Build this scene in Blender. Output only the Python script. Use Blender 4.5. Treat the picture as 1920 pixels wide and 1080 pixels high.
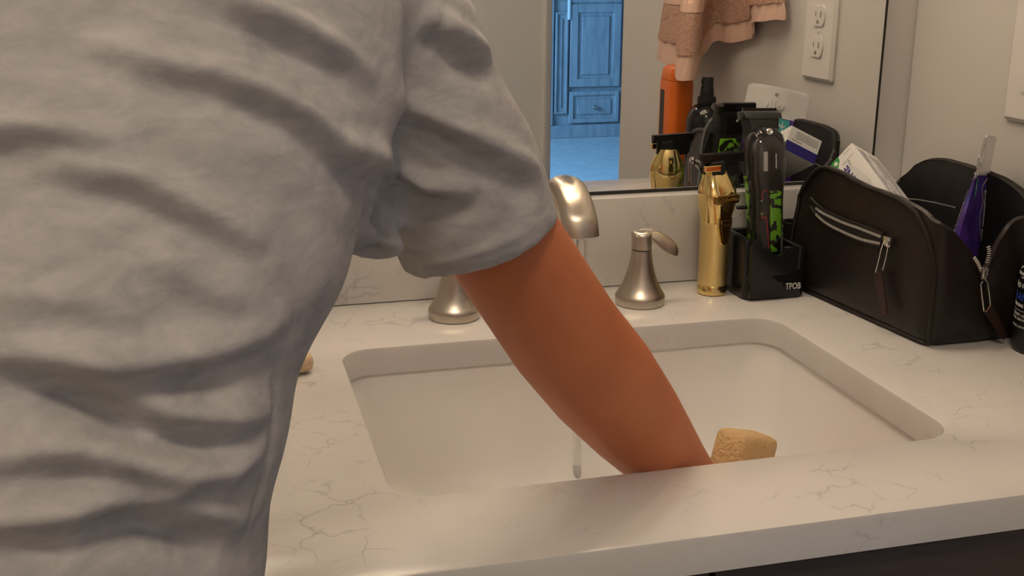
import bpy, bmesh, math, random
import numpy as np
from mathutils import Vector, Matrix
from mathutils.bvhtree import BVHTree
random.seed(7)
for o in list(bpy.data.objects): bpy.data.objects.remove(o)
sc = bpy.context.scene
COL = sc.collection
UP = 0.87                      # height of the worktop above the floor; everything below is measured from the worktop
OFF = Vector((0, 0, UP))

# ---------------------------------------------------------------- camera
FPX = 2161.3
CAM = Vector((-0.338, -1.1743, 0.3608))
YAW, PIT, ROL = 0.2626, 0.2834, 0.005
fw = Vector((math.sin(YAW)*math.cos(PIT), math.cos(YAW)*math.cos(PIT), -math.sin(PIT)))
r0 = Vector((math.cos(YAW), -math.sin(YAW), 0)); u0 = r0.cross(fw)
rt = r0*math.cos(ROL) + u0*math.sin(ROL); upv = -r0*math.sin(ROL) + u0*math.cos(ROL)
cd = bpy.data.cameras.new('camera'); cam = bpy.data.objects.new('camera', cd); COL.objects.link(cam)
cd.sensor_width = 36; cd.lens = 36*FPX/1920; cd.clip_start = 0.02
m3 = Matrix((rt, upv, -fw)).transposed().to_4x4()
cam.matrix_world = Matrix.Translation(CAM + OFF) @ m3
sc.camera = cam
def ray(x, y): return fw*FPX + rt*(x-960) + upv*(540-y)
def at(x, y, axis, v):
    d = ray(x, y); return CAM + d*((v - CAM[axis])/d[axis])
def dep(x, y, d): return CAM + ray(x, y)*(d/FPX)
def atf(x, y, fn, x0=0.3):
    P = at(x, y, 0, x0)
    for i in range(20): P = at(x, y, 0, fn(P.y))
    return P
# ---------------------------------------------------------------- world, light level
w = bpy.data.worlds.new('world'); sc.world = w; w.use_nodes = True
w.node_tree.nodes['Background'].inputs[0].default_value = (0.5, 0.6, 0.8, 1)
w.node_tree.nodes['Background'].inputs[1].default_value = 0.02
vs = sc.view_settings
vs.view_transform = 'Standard'; vs.look = 'None'; vs.gamma = 1; vs.use_curve_mapping = False; vs.exposure = -0.15
WARM = (1.0, 0.81, 0.63)
VANITY_W = 2.6
CEIL_W = 9.2
DAY_W = 190.0

# ---------------------------------------------------------------- materials
def lin(c):
    c = c/255; return c/12.92 if c <= 0.04045 else ((c+0.055)/1.055)**2.4
def rgb(r, g, b): return (lin(r), lin(g), lin(b), 1)
MATS = {}
def mat(name, col, rough=0.5, metal=0.0, spec=0.5, trans=0.0, ior=1.45, emis=None, coat=0.0, alpha=1.0):
    m = bpy.data.materials.new(name); m.use_nodes = True
    b = m.node_tree.nodes['Principled BSDF']
    b.inputs['Base Color'].default_value = col; b.inputs['Roughness'].default_value = rough
    b.inputs['Metallic'].default_value = metal; b.inputs['Specular IOR Level'].default_value = spec
    b.inputs['Transmission Weight'].default_value = trans; b.inputs['IOR'].default_value = ior
    b.inputs['Coat Weight'].default_value = coat; b.inputs['Alpha'].default_value = alpha
    if emis: b.inputs['Emission Color'].default_value = emis[0]; b.inputs['Emission Strength'].default_value = emis[1]
    MATS[name] = m; return m
def nt(m): return m.node_tree.nodes, m.node_tree.links, m.node_tree.nodes['Principled BSDF']
def coords(m, scale=(1, 1, 1), kind='Object'):
    n, l, b = nt(m); t = n.new('ShaderNodeTexCoord'); mp = n.new('ShaderNodeMapping')
    mp.inputs['Scale'].default_value = scale; l.new(t.outputs[kind], mp.inputs[0]); return mp.outputs[0]
def noise(m, vec, scale, detail=3, rough=0.5, dist=0.0):
    n, l, b = nt(m); t = n.new('ShaderNodeTexNoise'); t.inputs['Scale'].default_value = scale
    t.inputs['Detail'].default_value = detail; t.inputs['Roughness'].default_value = rough; t.inputs['Distortion'].default_value = dist
    l.new(vec, t.inputs['Vector']); return t.outputs[0]
def ramp(m, fac, stops):
    n, l, b = nt(m); t = n.new('ShaderNodeValToRGB'); l.new(fac, t.inputs[0]); e = t.color_ramp.elements
    while len(e) < len(stops): e.new(0.5)
    for k, (p, c) in enumerate(stops): e[k].position = p; e[k].color = c if len(c) == 4 else (*c, 1)
    return t.outputs[0]
def mixc(m, fac, a, b_):
    n, l, b = nt(m); t = n.new('ShaderNodeMix'); t.data_type = 'RGBA'
    for s, v in ((0, fac), (6, a), (7, b_)):
        if hasattr(v, 'is_output'): l.new(v, t.inputs[s])
        else: t.inputs[s].default_value = v
    return t.outputs[2]
def bump(m, h, strength=0.3, dist=0.001):
    n, l, b = nt(m); t = n.new('ShaderNodeBump'); t.inputs['Strength'].default_value = strength; t.inputs['Distance'].default_value = dist
    l.new(h, t.inputs['Height']); l.new(t.outputs[0], b.inputs['Normal'])
def setcol(m, out): n, l, b = nt(m); l.new(out, b.inputs['Base Color'])
g3 = lambda v: (v, v, v, 1)

# quartz: warm white with sparse broken grey veins
q = mat('quartz', (0.78, 0.77, 0.75, 1), 0.22, spec=0.5)
v = coords(q); n_, l_, b_ = nt(q)
nz = n_.new('ShaderNodeTexNoise'); nz.inputs['Scale'].default_value = 22; nz.inputs['Detail'].default_value = 4; l_.new(v, nz.inputs['Vector'])
va = n_.new('ShaderNodeVectorMath'); va.operation = 'MULTIPLY_ADD'; l_.new(nz.outputs['Color'], va.inputs[0]); va.inputs[1].default_value = (0.06,)*3; l_.new(v, va.inputs[2])
vo = n_.new('ShaderNodeTexVoronoi'); vo.feature = 'DISTANCE_TO_EDGE'; vo.inputs['Scale'].default_value = 27; l_.new(va.outputs[0], vo.inputs['Vector'])
line = ramp(q, vo.outputs['Distance'], [(0.0, g3(1)), (0.012, g3(0.6)), (0.04, g3(0))])
mask = ramp(q, noise(q, v, 15, 4, 0.6), [(0.53, g3(0)), (0.63, g3(1))])
mul = n_.new('ShaderNodeMath'); mul.operation = 'MULTIPLY'; l_.new(line, mul.inputs[0]); l_.new(mask, mul.inputs[1])
mul2 = n_.new('ShaderNodeMath'); mul2.operation = 'MULTIPLY'; l_.new(mul.outputs[0], mul2.inputs[0]); mul2.inputs[1].default_value = 0.52
base = ramp(q, noise(q, v, 9, 5), [(0.3, (0.58, 0.57, 0.56, 1)), (0.6, (0.63, 0.62, 0.605, 1))])
setcol(q, mixc(q, mul2.outputs[0], base, (0.30, 0.30, 0.325, 1)))

porc = mat('porcelain', (0.80, 0.795, 0.78, 1), 0.12, spec=0.5)
wallm = mat('wall_paint', (0.60, 0.585, 0.565, 1), 0.75, spec=0.25)
v = coords(wallm); bump(wallm, noise(wallm, v, 160, 3), 0.15, 0.0006)
setcol(wallm, ramp(wallm, noise(wallm, v, 3, 3), [(0.3, (0.58, 0.565, 0.545, 1)), (0.7, (0.62, 0.605, 0.585, 1))]))
bedm = mat('bedroom_bounce_cut', (0.20, 0.20, 0.20, 1), 0.8)  # unseen bedroom walls and ceiling, made dark to cut blue bounce
oppm = mat('opposite_brightened', (0.86, 0.83, 0.78, 1), 0.7)  # wall colour lightened to stand in for light this wall lacks
ceilm = mat('ceiling_paint', (0.82, 0.81, 0.79, 1), 0.9)
tilem = mat('floor_tile', (0.42, 0.39, 0.36, 1), 0.4); v = coords(tilem); setcol(tilem, ramp(tilem, noise(tilem, v, 6, 5), [(0.3, (0.38, 0.35, 0.32, 1)), (0.7, (0.47, 0.44, 0.40, 1))]))
carpet = mat('carpet', (0.5, 0.5, 0.5, 1), 0.95); v = coords(carpet); nzc = noise(carpet, v, 14, 6, 0.7); setcol(carpet, ramp(carpet, nzc, [(0.3, (0.62, 0.62, 0.62, 1)), (0.7, (0.80, 0.80, 0.79, 1))])); bump(carpet, noise(carpet, v, 300, 2), 0.6, 0.004)
mirm = mat('mirror_silver', (0.90, 0.91, 0.90, 1), 0.0, 1.0)
dark = mat('mirror_edge', (0.03, 0.028, 0.025, 1), 0.35, 0.3)
trimw = mat('white_trim', (0.72, 0.71, 0.69, 1), 0.45)
espresso = mat('espresso_wood', rgb(66, 55, 49), 0.45); v = coords(espresso, (4, 4, 40)); setcol(espresso, ramp(espresso, noise(espresso, v, 3, 4), [(0.3, rgb(60, 50, 44)), (0.7, rgb(74, 62, 55))]))
nick = mat('brushed_nickel', (0.60, 0.545, 0.465, 1), 0.33, 1.0); v = coords(nick, (1, 1, 90)); bump(nick, noise(nick, v, 14, 2), 0.05, 0.0004); nick.node_tree.nodes['Principled BSDF'].inputs['Anisotropic'].default_value = 0.75
zipm = mat('zipper_metal', (0.72, 0.70, 0.66, 1), 0.35, 0.35)
chrome = mat('chrome', (0.75, 0.74, 0.72, 1), 0.1, 1.0)
gold = mat('polished_gold', (0.88, 0.68, 0.29, 1), 0.12, 1.0)
goldk = mat('knurled_gold', (0.86, 0.66, 0.29, 1), 0.32, 1.0)
n_, l_, b_ = nt(goldk); tcn = n_.new('ShaderNodeTexCoord'); sx = n_.new('ShaderNodeSeparateXYZ'); l_.new(tcn.outputs['Object'], sx.inputs[0])
atn = n_.new('ShaderNodeMath'); atn.operation = 'ARCTAN2'; l_.new(sx.outputs[1], atn.inputs[0]); l_.new(sx.outputs[0], atn.inputs[1])
waves = []
for sgn in (1, -1):
    a1 = n_.new('ShaderNodeMath'); a1.operation = 'MULTIPLY'; l_.new(atn.outputs[0], a1.inputs[0]); a1.inputs[1].default_value = 44
    a2 = n_.new('ShaderNodeMath'); a2.operation = 'MULTIPLY_ADD'; l_.new(sx.outputs[2], a2.inputs[0]); a2.inputs[1].default_value = sgn*2600; l_.new(a1.outputs[0], a2.inputs[2])
    a3 = n_.new('ShaderNodeMath'); a3.operation = 'SINE'; l_.new(a2.outputs[0], a3.inputs[0]); waves.append(a3)
mx = n_.new('ShaderNodeMath'); mx.operation = 'ADD'; l_.new(waves[0].outputs[0], mx.inputs[0]); l_.new(waves[1].outputs[0], mx.inputs[1])
bump(goldk, mx.outputs[0], 0.35, 0.0004)
goldd = mat('dark_gold', (0.30, 0.19, 0.06, 1), 0.25, 1.0)
blk = mat('black_plastic', (0.007, 0.007, 0.007, 1), 0.32)
blkg = mat('gloss_black', (0.009, 0.009, 0.010, 1), 0.16)
blkm = mat('matte_black', (0.008, 0.008, 0.008, 1), 0.6)
clear = mat('clear_plastic', (0.97, 0.97, 0.96, 1), 0.02, trans=1.0, ior=1.46)
silver = mat('silver_print', (0.55, 0.55, 0.54, 1), 0.4)
whitep = mat('white_print', (0.75, 0.75, 0.74, 1), 0.5)
bluep = mat('blue_print', (0.02, 0.06, 0.45, 1), 0.5)
red = mat('red_wire', (0.5, 0.02, 0.02, 1), 0.4)
lcd = mat('smoke_motor', (0.03, 0.027, 0.025, 1), 0.35)
camo = mat('green_camo', (0.2, 0.6, 0.03, 1), 0.3); v = coords(camo)
setcol(camo, ramp(camo, noise(camo, v, 75, 1.5, 0.5, 1.2), [(0.0, (0.012, 0.013, 0.010, 1)), (0.485, (0.012, 0.013, 0.010, 1)), (0.50, (0.20, 0.55, 0.02, 1)), (1.0, (0.24, 0.60, 0.03, 1))]))
leather = mat('brown_leather', rgb(31, 25, 22), 0.42, spec=0.4); v = coords(leather)
setcol(leather, ramp(leather, noise(leather, v, 18, 4), [(0.3, rgb(28, 22, 19)), (0.7, rgb(37, 29, 26))])); bump(leather, noise(leather, v, 420, 3), 0.25, 0.0006)
lining = mat('black_lining', (0.012, 0.011, 0.011, 1), 0.6)
tabm = mat('leather_tab', rgb(48, 30, 26), 0.45)
card = mat('white_card', (0.76, 0.755, 0.745, 1), 0.45)
navy = mat('navy_print', (0.02, 0.015, 0.20, 1), 0.45)
green = mat('green_print', (0.04, 0.30, 0.06, 1), 0.45)
greyp = mat('grey_print', (0.32, 0.32, 0.34, 1), 0.5)
foilw = mat('white_foil', (0.72, 0.72, 0.72, 1), 0.3)
purple = mat('purple_foil', (0.09, 0.035, 0.30, 1), 0.3); v = coords(purple); setcol(purple, ramp(purple, noise(purple, v, 30, 2, 0.5, 0.8), [(0.35, (0.055, 0.025, 0.20, 1)), (0.5, (0.10, 0.04, 0.34, 1)), (0.62, (0.03, 0.05, 0.40, 1)), (0.75, (0.20, 0.06, 0.30, 1))]))
teal = mat('teal_print', (0.06, 0.42, 0.40, 1), 0.4)
orange = mat('orange_plastic', (0.62, 0.13, 0.012, 1), 0.35)
outletm = mat('white_plate', (0.72, 0.70, 0.68, 1), 0.35)
slotm = mat('slot_grey', (0.20, 0.19, 0.18, 1), 0.6)
cream = mat('cream_soap', (0.72, 0.56, 0.36, 1), 0.5, spec=0.4)
spong = mat('beige_sponge', (0.62, 0.42, 0.21, 1), 0.9); v = coords(spong); bump(spong, noise(spong, v, 240, 4), 1.0, 0.003)
skin = mat('skin', (0.47, 0.185, 0.085, 1), 0.5, spec=0.4); v = coords(skin)
setcol(skin, ramp(skin, noise(skin, v, 16, 4), [(0.3, (0.50, 0.155, 0.062, 1)), (0.7, (0.58, 0.195, 0.085, 1))])); skin.node_tree.nodes['Principled BSDF'].inputs['Subsurface Weight'].default_value = 0.0
shirtm = mat('heather_jersey', (0.42, 0.42, 0.43, 1), 0.9, spec=0.15); v = coords(shirtm, (1, 1, 2.2))
hn = noise(shirtm, v, 42, 5, 0.65, 0.4); setcol(shirtm, ramp(shirtm, hn, [(0.3, (0.35, 0.345, 0.35, 1)), (0.7, (0.52, 0.505, 0.50, 1))])); bump(shirtm, noise(shirtm, coords(shirtm), 900, 2), 0.25, 0.0006)
pants = mat('dark_cotton', (0.03, 0.032, 0.04, 1), 0.9)
hairm = mat('dark_hair', (0.012, 0.009, 0.007, 1), 0.5)
eyew = mat('eye_white', (0.8, 0.78, 0.76, 1), 0.2)
lipm = mat('lip', (0.30, 0.09, 0.06, 1), 0.5)
towm = mat('pink_terry', (0.60, 0.345, 0.235, 1), 0.95, spec=0.1); v = coords(towm); tn = noise(towm, v, 330, 3, 0.7)
setcol(towm, ramp(towm, tn, [(0.35, (0.47, 0.27, 0.195, 1)), (0.65, (0.68, 0.45, 0.355, 1))])); bump(towm, tn, 1.0, 0.004)
hemm = mat('pink_woven_hem', (0.68, 0.47, 0.375, 1), 0.85, spec=0.1); v = coords(hemm); bump(hemm, noise(hemm, v, 500, 2), 0.3, 0.001)
woodb = mat('armoire_paint', (0.40, 0.40, 0.41, 1), 0.5); v = coords(woodb, (6, 6, 1)); setcol(woodb, ramp(woodb, noise(woodb, v, 5, 4), [(0.3, (0.33, 0.33, 0.35, 1)), (0.7, (0.46, 0.46, 0.47, 1))]))
glassw = mat('frosted_shade', (0.9, 0.85, 0.75, 1), 0.4, emis=((1, 0.8, 0.56, 1), 6.0))
pane = mat('daylight_pane', (0.3, 0.5, 0.9, 1), 0.3, emis=((0.25, 0.52, 1.0, 1), 5.0))
water = mat('water', (0.97, 0.98, 0.98, 1), 0.08, trans=0.85, ior=1.33)

# ---------------------------------------------------------------- mesh helpers
W = {}
def top(o, label, cat, group=None):
    o['label'] = label; o['category'] = cat
    if group: o['group'] = group
    return o
def empty(name, loc, label, cat, group=None):
    o = bpy.data.objects.new(name, None); COL.objects.link(o); o.empty_display_size = 0.03
    o.location = Vector(loc) + OFF; W[o] = Vector(loc); return top(o, label, cat, group)
def mk(name, geo, m, parent=None, smooth=True, origin=None, kind=None):
    V, F = geo
    if parent is not None: org = W[parent]
    elif origin is not None: org = Vector(origin)
    else:
        a = np.array([tuple(p) for p in V]); lo = a.min(0); hi = a.max(0); org = Vector(((lo[0]+hi[0])/2, (lo[1]+hi[1])/2, lo[2]))
    me = bpy.data.meshes.new(name); me.from_pydata([tuple(Vector(p)-org) for p in V], [], F); me.validate()
    bm = bmesh.new(); bm.from_mesh(me); bmesh.ops.recalc_face_normals(bm, faces=bm.faces); bm.to_mesh(me); bm.free()
    if smooth:
        me.shade_smooth()
        try: me.set_sharp_from_angle(angle=math.radians(smooth if smooth is not True else 40))
        except Exception: pass
    me.materials.append(m)
    o = bpy.data.objects.new(name, me); COL.objects.link(o); W[o] = org
    if parent is not None: o.parent = parent
    else: o.location = org + OFF
    if kind: o['kind'] = kind
    return o
def join(*gs):
    V = []; F = []
    for g in gs:
        k = len(V); V += list(g[0]); F += [tuple(i+k for i in f) for f in g[1]]
    return V, F
def xf(g, M): return [M @ Vector(p) for p in g[0]], g[1]
def box(x0, x1, y0, y1, z0, z1, bev=0.0, seg=2):
    if bev <= 0:
        V = [Vector((x, y, z)) for x in (x0, x1) for y in (y0, y1) for z in (z0, z1)]
        return V, [(0, 1, 3, 2), (4, 6, 7, 5), (0, 4, 5, 1), (2, 3, 7, 6), (0, 2, 6, 4), (1, 5, 7, 3)]
    bm = bmesh.new(); bmesh.ops.create_cube(bm, size=1)
    for vv in bm.verts: vv.co = Vector(((x0+x1)/2 + vv.co.x*(x1-x0), (y0+y1)/2 + vv.co.y*(y1-y0), (z0+z1)/2 + vv.co.z*(z1-z0)))
    bmesh.ops.bevel(bm, geom=list(bm.edges), offset=bev, segments=seg, profile=0.5, affect='EDGES')
    V = [vv.co.copy() for vv in bm.verts]; bm.verts.index_update(); F = [tuple(vv.index for vv in f.verts) for f in bm.faces]; bm.free(); return V, F
def loft(rings, cap0=True, cap1=True, closed=False):
    n = len(rings[0]); V = [Vector(p) for r in rings for p in r]; F = []
    for i in range(len(rings) - (0 if closed else 1)):
        a = i*n; b = ((i+1) % len(rings))*n
        for k in range(n): F.append((a+k, a+(k+1) % n, b+(k+1) % n, b+k))
    if not closed:
        if cap0: F.append(tuple(range(n)))
        if cap1: F.append(tuple(range((len(rings)-1)*n, len(rings)*n)))
    return V, F
def lathe(prof, c=(0, 0, 0), n=32):
    c = Vector(c)
    return loft([[c + Vector((r*math.cos(2*math.pi*k/n), r*math.sin(2*math.pi*k/n), z)) for k in range(n)] for r, z in prof])
def frames(P):
    T = []
    for i in range(len(P)):
        t = (P[min(i+1, len(P)-1)] - P[max(i-1, 0)]); T.append(t.normalized() if t.length > 1e-9 else Vector((0, 0, 1)))
    ref = Vector((0, 0, 1)) if abs(T[0].z) < 0.9 else Vector((1, 0, 0))
    N = (ref - T[0]*ref.dot(T[0])).normalized(); out = []
    for t in T:
        N = (N - t*N.dot(t)).normalized(); out.append((t, N, t.cross(N)))
    return out
def tube(P, rad, n=10, cap=True):
    P = [Vector(p) for p in P]; fr = frames(P); rings = []
    for i, (p, (t, a, b)) in enumerate(zip(P, fr)):
        r = rad[i] if isinstance(rad, (list, tuple)) else rad
        rings.append([p + a*r*math.cos(2*math.pi*k/n) + b*r*math.sin(2*math.pi*k/n) for k in range(n)])
    return loft(rings, cap, cap)
def crom(P, sub=6):
    P = [Vector(p) for p in P]; out = []
    for i in range(len(P)-1):
        a, b, c, d = P[max(i-1, 0)], P[i], P[i+1], P[min(i+2, len(P)-1)]
        for k in range(sub):
            t = k/sub; out.append(0.5*((2*b) + (c-a)*t + (2*a-5*b+4*c-d)*t*t + (3*b-3*c+d-a)*t**3))
    out.append(P[-1]); return out
def rrect(x0, x1, y0, y1, r, n=6):
    out = []
    for cx, cy, a0 in ((x1-r, y1-r, 0), (x0+r, y1-r, 90), (x0+r, y0+r, 180), (x1-r, y0+r, 270)):
        for k in range(n+1):
            a = math.radians(a0 + 90*k/n); out.append((cx + r*math.cos(a), cy + r*math.sin(a)))
    return out
def rring(x0, x1, y0, y1, r, z, n=6): return [(x, y, z) for x, y in rrect(x0, x1, y0, y1, r, n)]
def prism(poly, depth, M):
    # polygon in local xy, extruded to local z=depth, then placed with matrix M
    n = len(poly); V = [M @ Vector((x, y, 0)) for x, y in poly] + [M @ Vector((x, y, depth)) for x, y in poly]
    return V, [tuple(range(n)), tuple(range(n, 2*n))] + [(i, (i+1) % n, n+(i+1) % n, n+i) for i in range(n)]
def basis(o, x, y, z): return Matrix(((x[0], y[0], z[0], o[0]), (x[1], y[1], z[1], o[1]), (x[2], y[2], z[2], o[2]), (0, 0, 0, 1)))
def text_geo(s, size, depth=0.0002, align='CENTER', bold=0.0):
    c = bpy.data.curves.new('t', 'FONT'); c.body = s; c.size = size; c.extrude = depth; c.align_x = align; c.align_y = 'CENTER'; c.offset = bold; c.resolution_u = 3
    o = bpy.data.objects.new('t', c); COL.objects.link(o); dg = bpy.context.evaluated_depsgraph_get()
    me = bpy.data.meshes.new_from_object(o.evaluated_get(dg)); V = [vv.co.copy() for vv in me.vertices]; F = [tuple(p.vertices) for p in me.polygons]
    bpy.data.objects.remove(o); bpy.data.curves.remove(c); bpy.data.meshes.remove(me); return V, F
def struct(o): o['kind'] = 'structure'; return o

# ---------------------------------------------------------------- room shell
XR, MY, WY = 0.4667, 0.0213, 0.0275         # right wall, mirror face, wall behind the mirror
ZF, ZC = -UP, 1.57
struct(mk('floor', box(-1.7, XR+0.2, -2.05, WY, ZF-0.04, ZF), tilem, smooth=False))
struct(mk('ceiling', box(-1.7, XR+0.12, -2.05, WY, ZC, ZC+0.05), ceilm, smooth=False))
struct(mk('wall_back', box(-1.7, XR+0.12, WY, WY+0.1, ZF, ZC), wallm, smooth=False))
struct(mk('wall_right', box(XR, XR+0.12, -0.955, WY, ZF, ZC, 0.004), wallm, smooth=False))
struct(mk('wall_left', box(-1.7, -1.6, -2.05, WY, ZF, ZC), wallm, smooth=False))
struct(mk('wall_opposite', box(-1.6, 0.605, -2.07, -1.95, ZF, ZC), oppm, smooth=False))
dj = struct(mk('trim_1', box(0.605, 0.622, -2.085, -1.935, ZF, ZC, 0.002), wallm, smooth=False))
mk('hinge', box(0.6215, 0.6235, -1.985, -1.955, 0.02, 0.11, 0.0008), nick, dj)
# bedroom beyond the doorway
struct(mk('floor_bedroom', box(-1.2, 4.4, -6.9, -2.05, ZF-0.04, ZF), carpet, smooth=False))
struct(mk('floor_passage', box(XR+0.2, 4.4, -2.05, -0.955, ZF-0.04, ZF), carpet, smooth=False))
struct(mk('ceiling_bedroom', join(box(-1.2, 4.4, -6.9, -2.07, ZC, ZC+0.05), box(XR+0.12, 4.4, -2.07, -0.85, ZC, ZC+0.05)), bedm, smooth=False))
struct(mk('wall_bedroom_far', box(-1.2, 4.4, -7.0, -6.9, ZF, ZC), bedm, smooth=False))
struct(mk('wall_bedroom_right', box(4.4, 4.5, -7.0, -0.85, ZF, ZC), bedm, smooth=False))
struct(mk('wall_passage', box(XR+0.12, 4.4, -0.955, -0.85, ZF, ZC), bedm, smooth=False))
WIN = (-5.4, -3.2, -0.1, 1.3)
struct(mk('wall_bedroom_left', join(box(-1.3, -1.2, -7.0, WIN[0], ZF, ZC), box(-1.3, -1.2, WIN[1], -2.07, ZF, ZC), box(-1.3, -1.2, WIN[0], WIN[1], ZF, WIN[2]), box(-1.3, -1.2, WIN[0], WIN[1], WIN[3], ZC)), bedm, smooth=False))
wn = struct(mk('window_1', join(box(-1.26, -1.16, WIN[0], WIN[0]+0.06, WIN[2], WIN[3]), box(-1.26, -1.16, WIN[1]-0.06, WIN[1], WIN[2], WIN[3]), box(-1.26, -1.16, WIN[0], WIN[1], WIN[2], WIN[2]+0.06), box(-1.26, -1.16, WIN[0], WIN[1], WIN[3]-0.06, WIN[3])), trimw, smooth=False))
mk('pane', box(-1.265, -1.255, WIN[0], WIN[1], WIN[2], WIN[3]), pane, wn, smooth=False)
ld = bpy.data.lights.new('daylight', 'AREA'); ld.shape = 'RECTANGLE'; ld.size = 1.2; ld.size_y = 2.0; ld.energy = DAY_W; ld.color = (0.22, 0.56, 1.0)
lo = bpy.data.objects.new('daylight', ld); COL.objects.link(lo); lo.location = Vector((-1.14, -4.3, 0.6)) + OFF; lo.rotation_euler = (0, math.radians(-90), 0)

# ---------------------------------------------------------------- vanity: worktop, backsplash, sink, cabinet, mirror
SX0, SX1, SY0, SY1, SR = -0.2283, 0.2175, -0.4587, -0.1423, 0.030
T = 0.027; D = -0.561; e = 0.003
CX0, CX1 = -1.05, XR
def inner(d, z): return rring(SX0-d, SX1+d, SY0-d, SY1+d, SR+d, z, 10)
def outer(d, z): return rring(CX0+d, CX1-d, D+d, WY-d, 0.004, z, 10)
q5 = math.sqrt(0.5)
rings = [outer(0, -T), outer(0, -e), outer(e*(1-q5), -e*(1-q5)), outer(e, 0), inner(e, 0), inner(e*(1-q5), -e*(1-q5)), inner(0, -e), inner(0, -T)]
ctop = mk('countertop', loft(rings, closed=True), q)
top(ctop, 'white quartz vanity countertop with grey veins and a sink cutout', 'countertop')
bs = mk('backsplash', box(CX0, XR, 0.0, MY+0.005, 0.0005, 0.1016, 0.0018), q)
top(bs, 'low white quartz backsplash strip below the mirror', 'backsplash')
# basin
def bring(i, r, z): return rring(SX0+i, SX1-i, SY0+i, SY1-i, r, z, 10)
zt = -T-0.0008; ZB = -0.158
prof = [(-0.004, 0.034, zt), (-0.003, 0.034, zt-0.006), (0.004, 0.036, -0.07), (0.011, 0.040, -0.105), (0.018, 0.044, -0.128), (0.030, 0.048, -0.145), (0.048, 0.046, -0.1545), (0.075, 0.04, ZB), (0.12, 0.02, ZB-0.002)]
outp = [(-0.022, 0.05, zt), (-0.022, 0.05, zt-0.008), (-0.010, 0.044, zt-0.012), (-0.003, 0.044, -0.08), (0.008, 0.046, -0.14), (0.03, 0.05, -0.165), (0.08, 0.04, -0.17), (0.12, 0.02, -0.17)]
sg = loft([bring(*p) for p in reversed(outp)] + [bring(*p) for p in prof])
sink = empty('sink', ((SX0+SX1)/2, (SY0+SY1)/2, -0.172), 'white rectangular undermount porcelain sink basin', 'sink')
mk('basin', sg, porc, sink)
cxs, cys = (SX0+SX1)/2, (SY0+SY1)/2
mk('drain', lathe([(0.0, ZB-0.0012), (0.012, ZB-0.001), (0.017, ZB+0.0005), (0.0225, ZB+0.0008), (0.023, ZB-0.001)], (cxs, cys, 0)), nick, sink)
# cabinet
cab = empty('vanity_cabinet', (-0.3, -0.27, ZF), 'dark espresso vanity cabinet under the white countertop', 'cabinet')
cx0, cx1, cyf, cyb, czt = -1.02, XR-0.004, -0.532, WY-0.004, -T-0.0015
mk('side_panel', box(cx0, cx0+0.018, cyf, cyb, ZF, czt), espresso, cab, False); mk('side_panel', box(cx1-0.018, cx1, cyf, cyb, ZF, czt), espresso, cab, False)
mk('back_panel', box(cx0+0.018, cx1-0.018, cyb-0.012, cyb, ZF, czt), espresso, cab, False)
mk('bottom_panel', box(cx0+0.018, cx1-0.018, cyf+0.06, cyb-0.012, ZF+0.09, ZF+0.108), espresso, cab, False)
mk('toe_kick', box(cx0+0.018, cx1-0.018, cyf+0.05, cyf+0.062, ZF, ZF+0.09), espresso, cab, False)
mk('top_rail', box(cx0+0.018, cx1-0.018, cyf+0.001, cyf+0.018, -0.062, czt), espresso, cab, False)
ndo = 3; wd = (cx1-cx0)/ndo
for k in range(ndo):
    a = cx0+k*wd+0.002; b = cx0+(k+1)*wd-0.002
    dr = mk('drawer_front', box(a, b, cyf-0.019, cyf-0.0005, -0.20, czt-0.0045, 0.0015), espresso, cab, False)
    mk('handle', tube([((a+b)/2-0.05, cyf-0.019, -0.11), ((a+b)/2-0.05, cyf-0.04, -0.11), ((a+b)/2+0.05, cyf-0.04, -0.11), ((a+b)/2+0.05, cyf-0.019, -0.11)], 0.004, 8), nick, dr)
    do = mk('door', box(a, b, cyf-0.019, cyf-0.0005, ZF+0.1, -0.204, 0.0015), espresso, cab, False)
    for (xa, xb, za, zb) in ((a, a+0.05, ZF+0.1, -0.204), (b-0.05, b, ZF+0.1, -0.204), (a+0.05, b-0.05, ZF+0.1, ZF+0.15), (a+0.05, b-0.05, -0.254, -0.204)):
        mk('frame_rail', box(xa, xb, cyf-0.025, cyf-0.019, za, zb, 0.001), espresso, do, False)
    mk('handle', tube([(b-0.025, cyf-0.025, -0.32), (b-0.025, cyf-0.045, -0.32), (b-0.025, cyf-0.045, -0.44), (b-0.025, cyf-0.025, -0.44)], 0.004, 8), nick, do)
# mirror
MX1 = 0.4236; MZ0 = 0.1045
mir = empty('mirror', (-0.3, MY, MZ0), 'large frameless wall mirror standing on the backsplash', 'mirror')
mk('glass', box(-1.05, MX1, MY, WY-0.0008, MZ0, 1.02, 0.0006, 1), mirm, mir, False)
mk('bottom_channel', box(-1.05, MX1+0.001, MY-0.0022, WY-0.0008, 0.1018, 0.1048), dark, mir, False)
mk('edge_strip', box(MX1+0.0002, MX1+0.0022, MY-0.0005, WY-0.0008, MZ0, 1.02), dark, mir, False)

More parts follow.
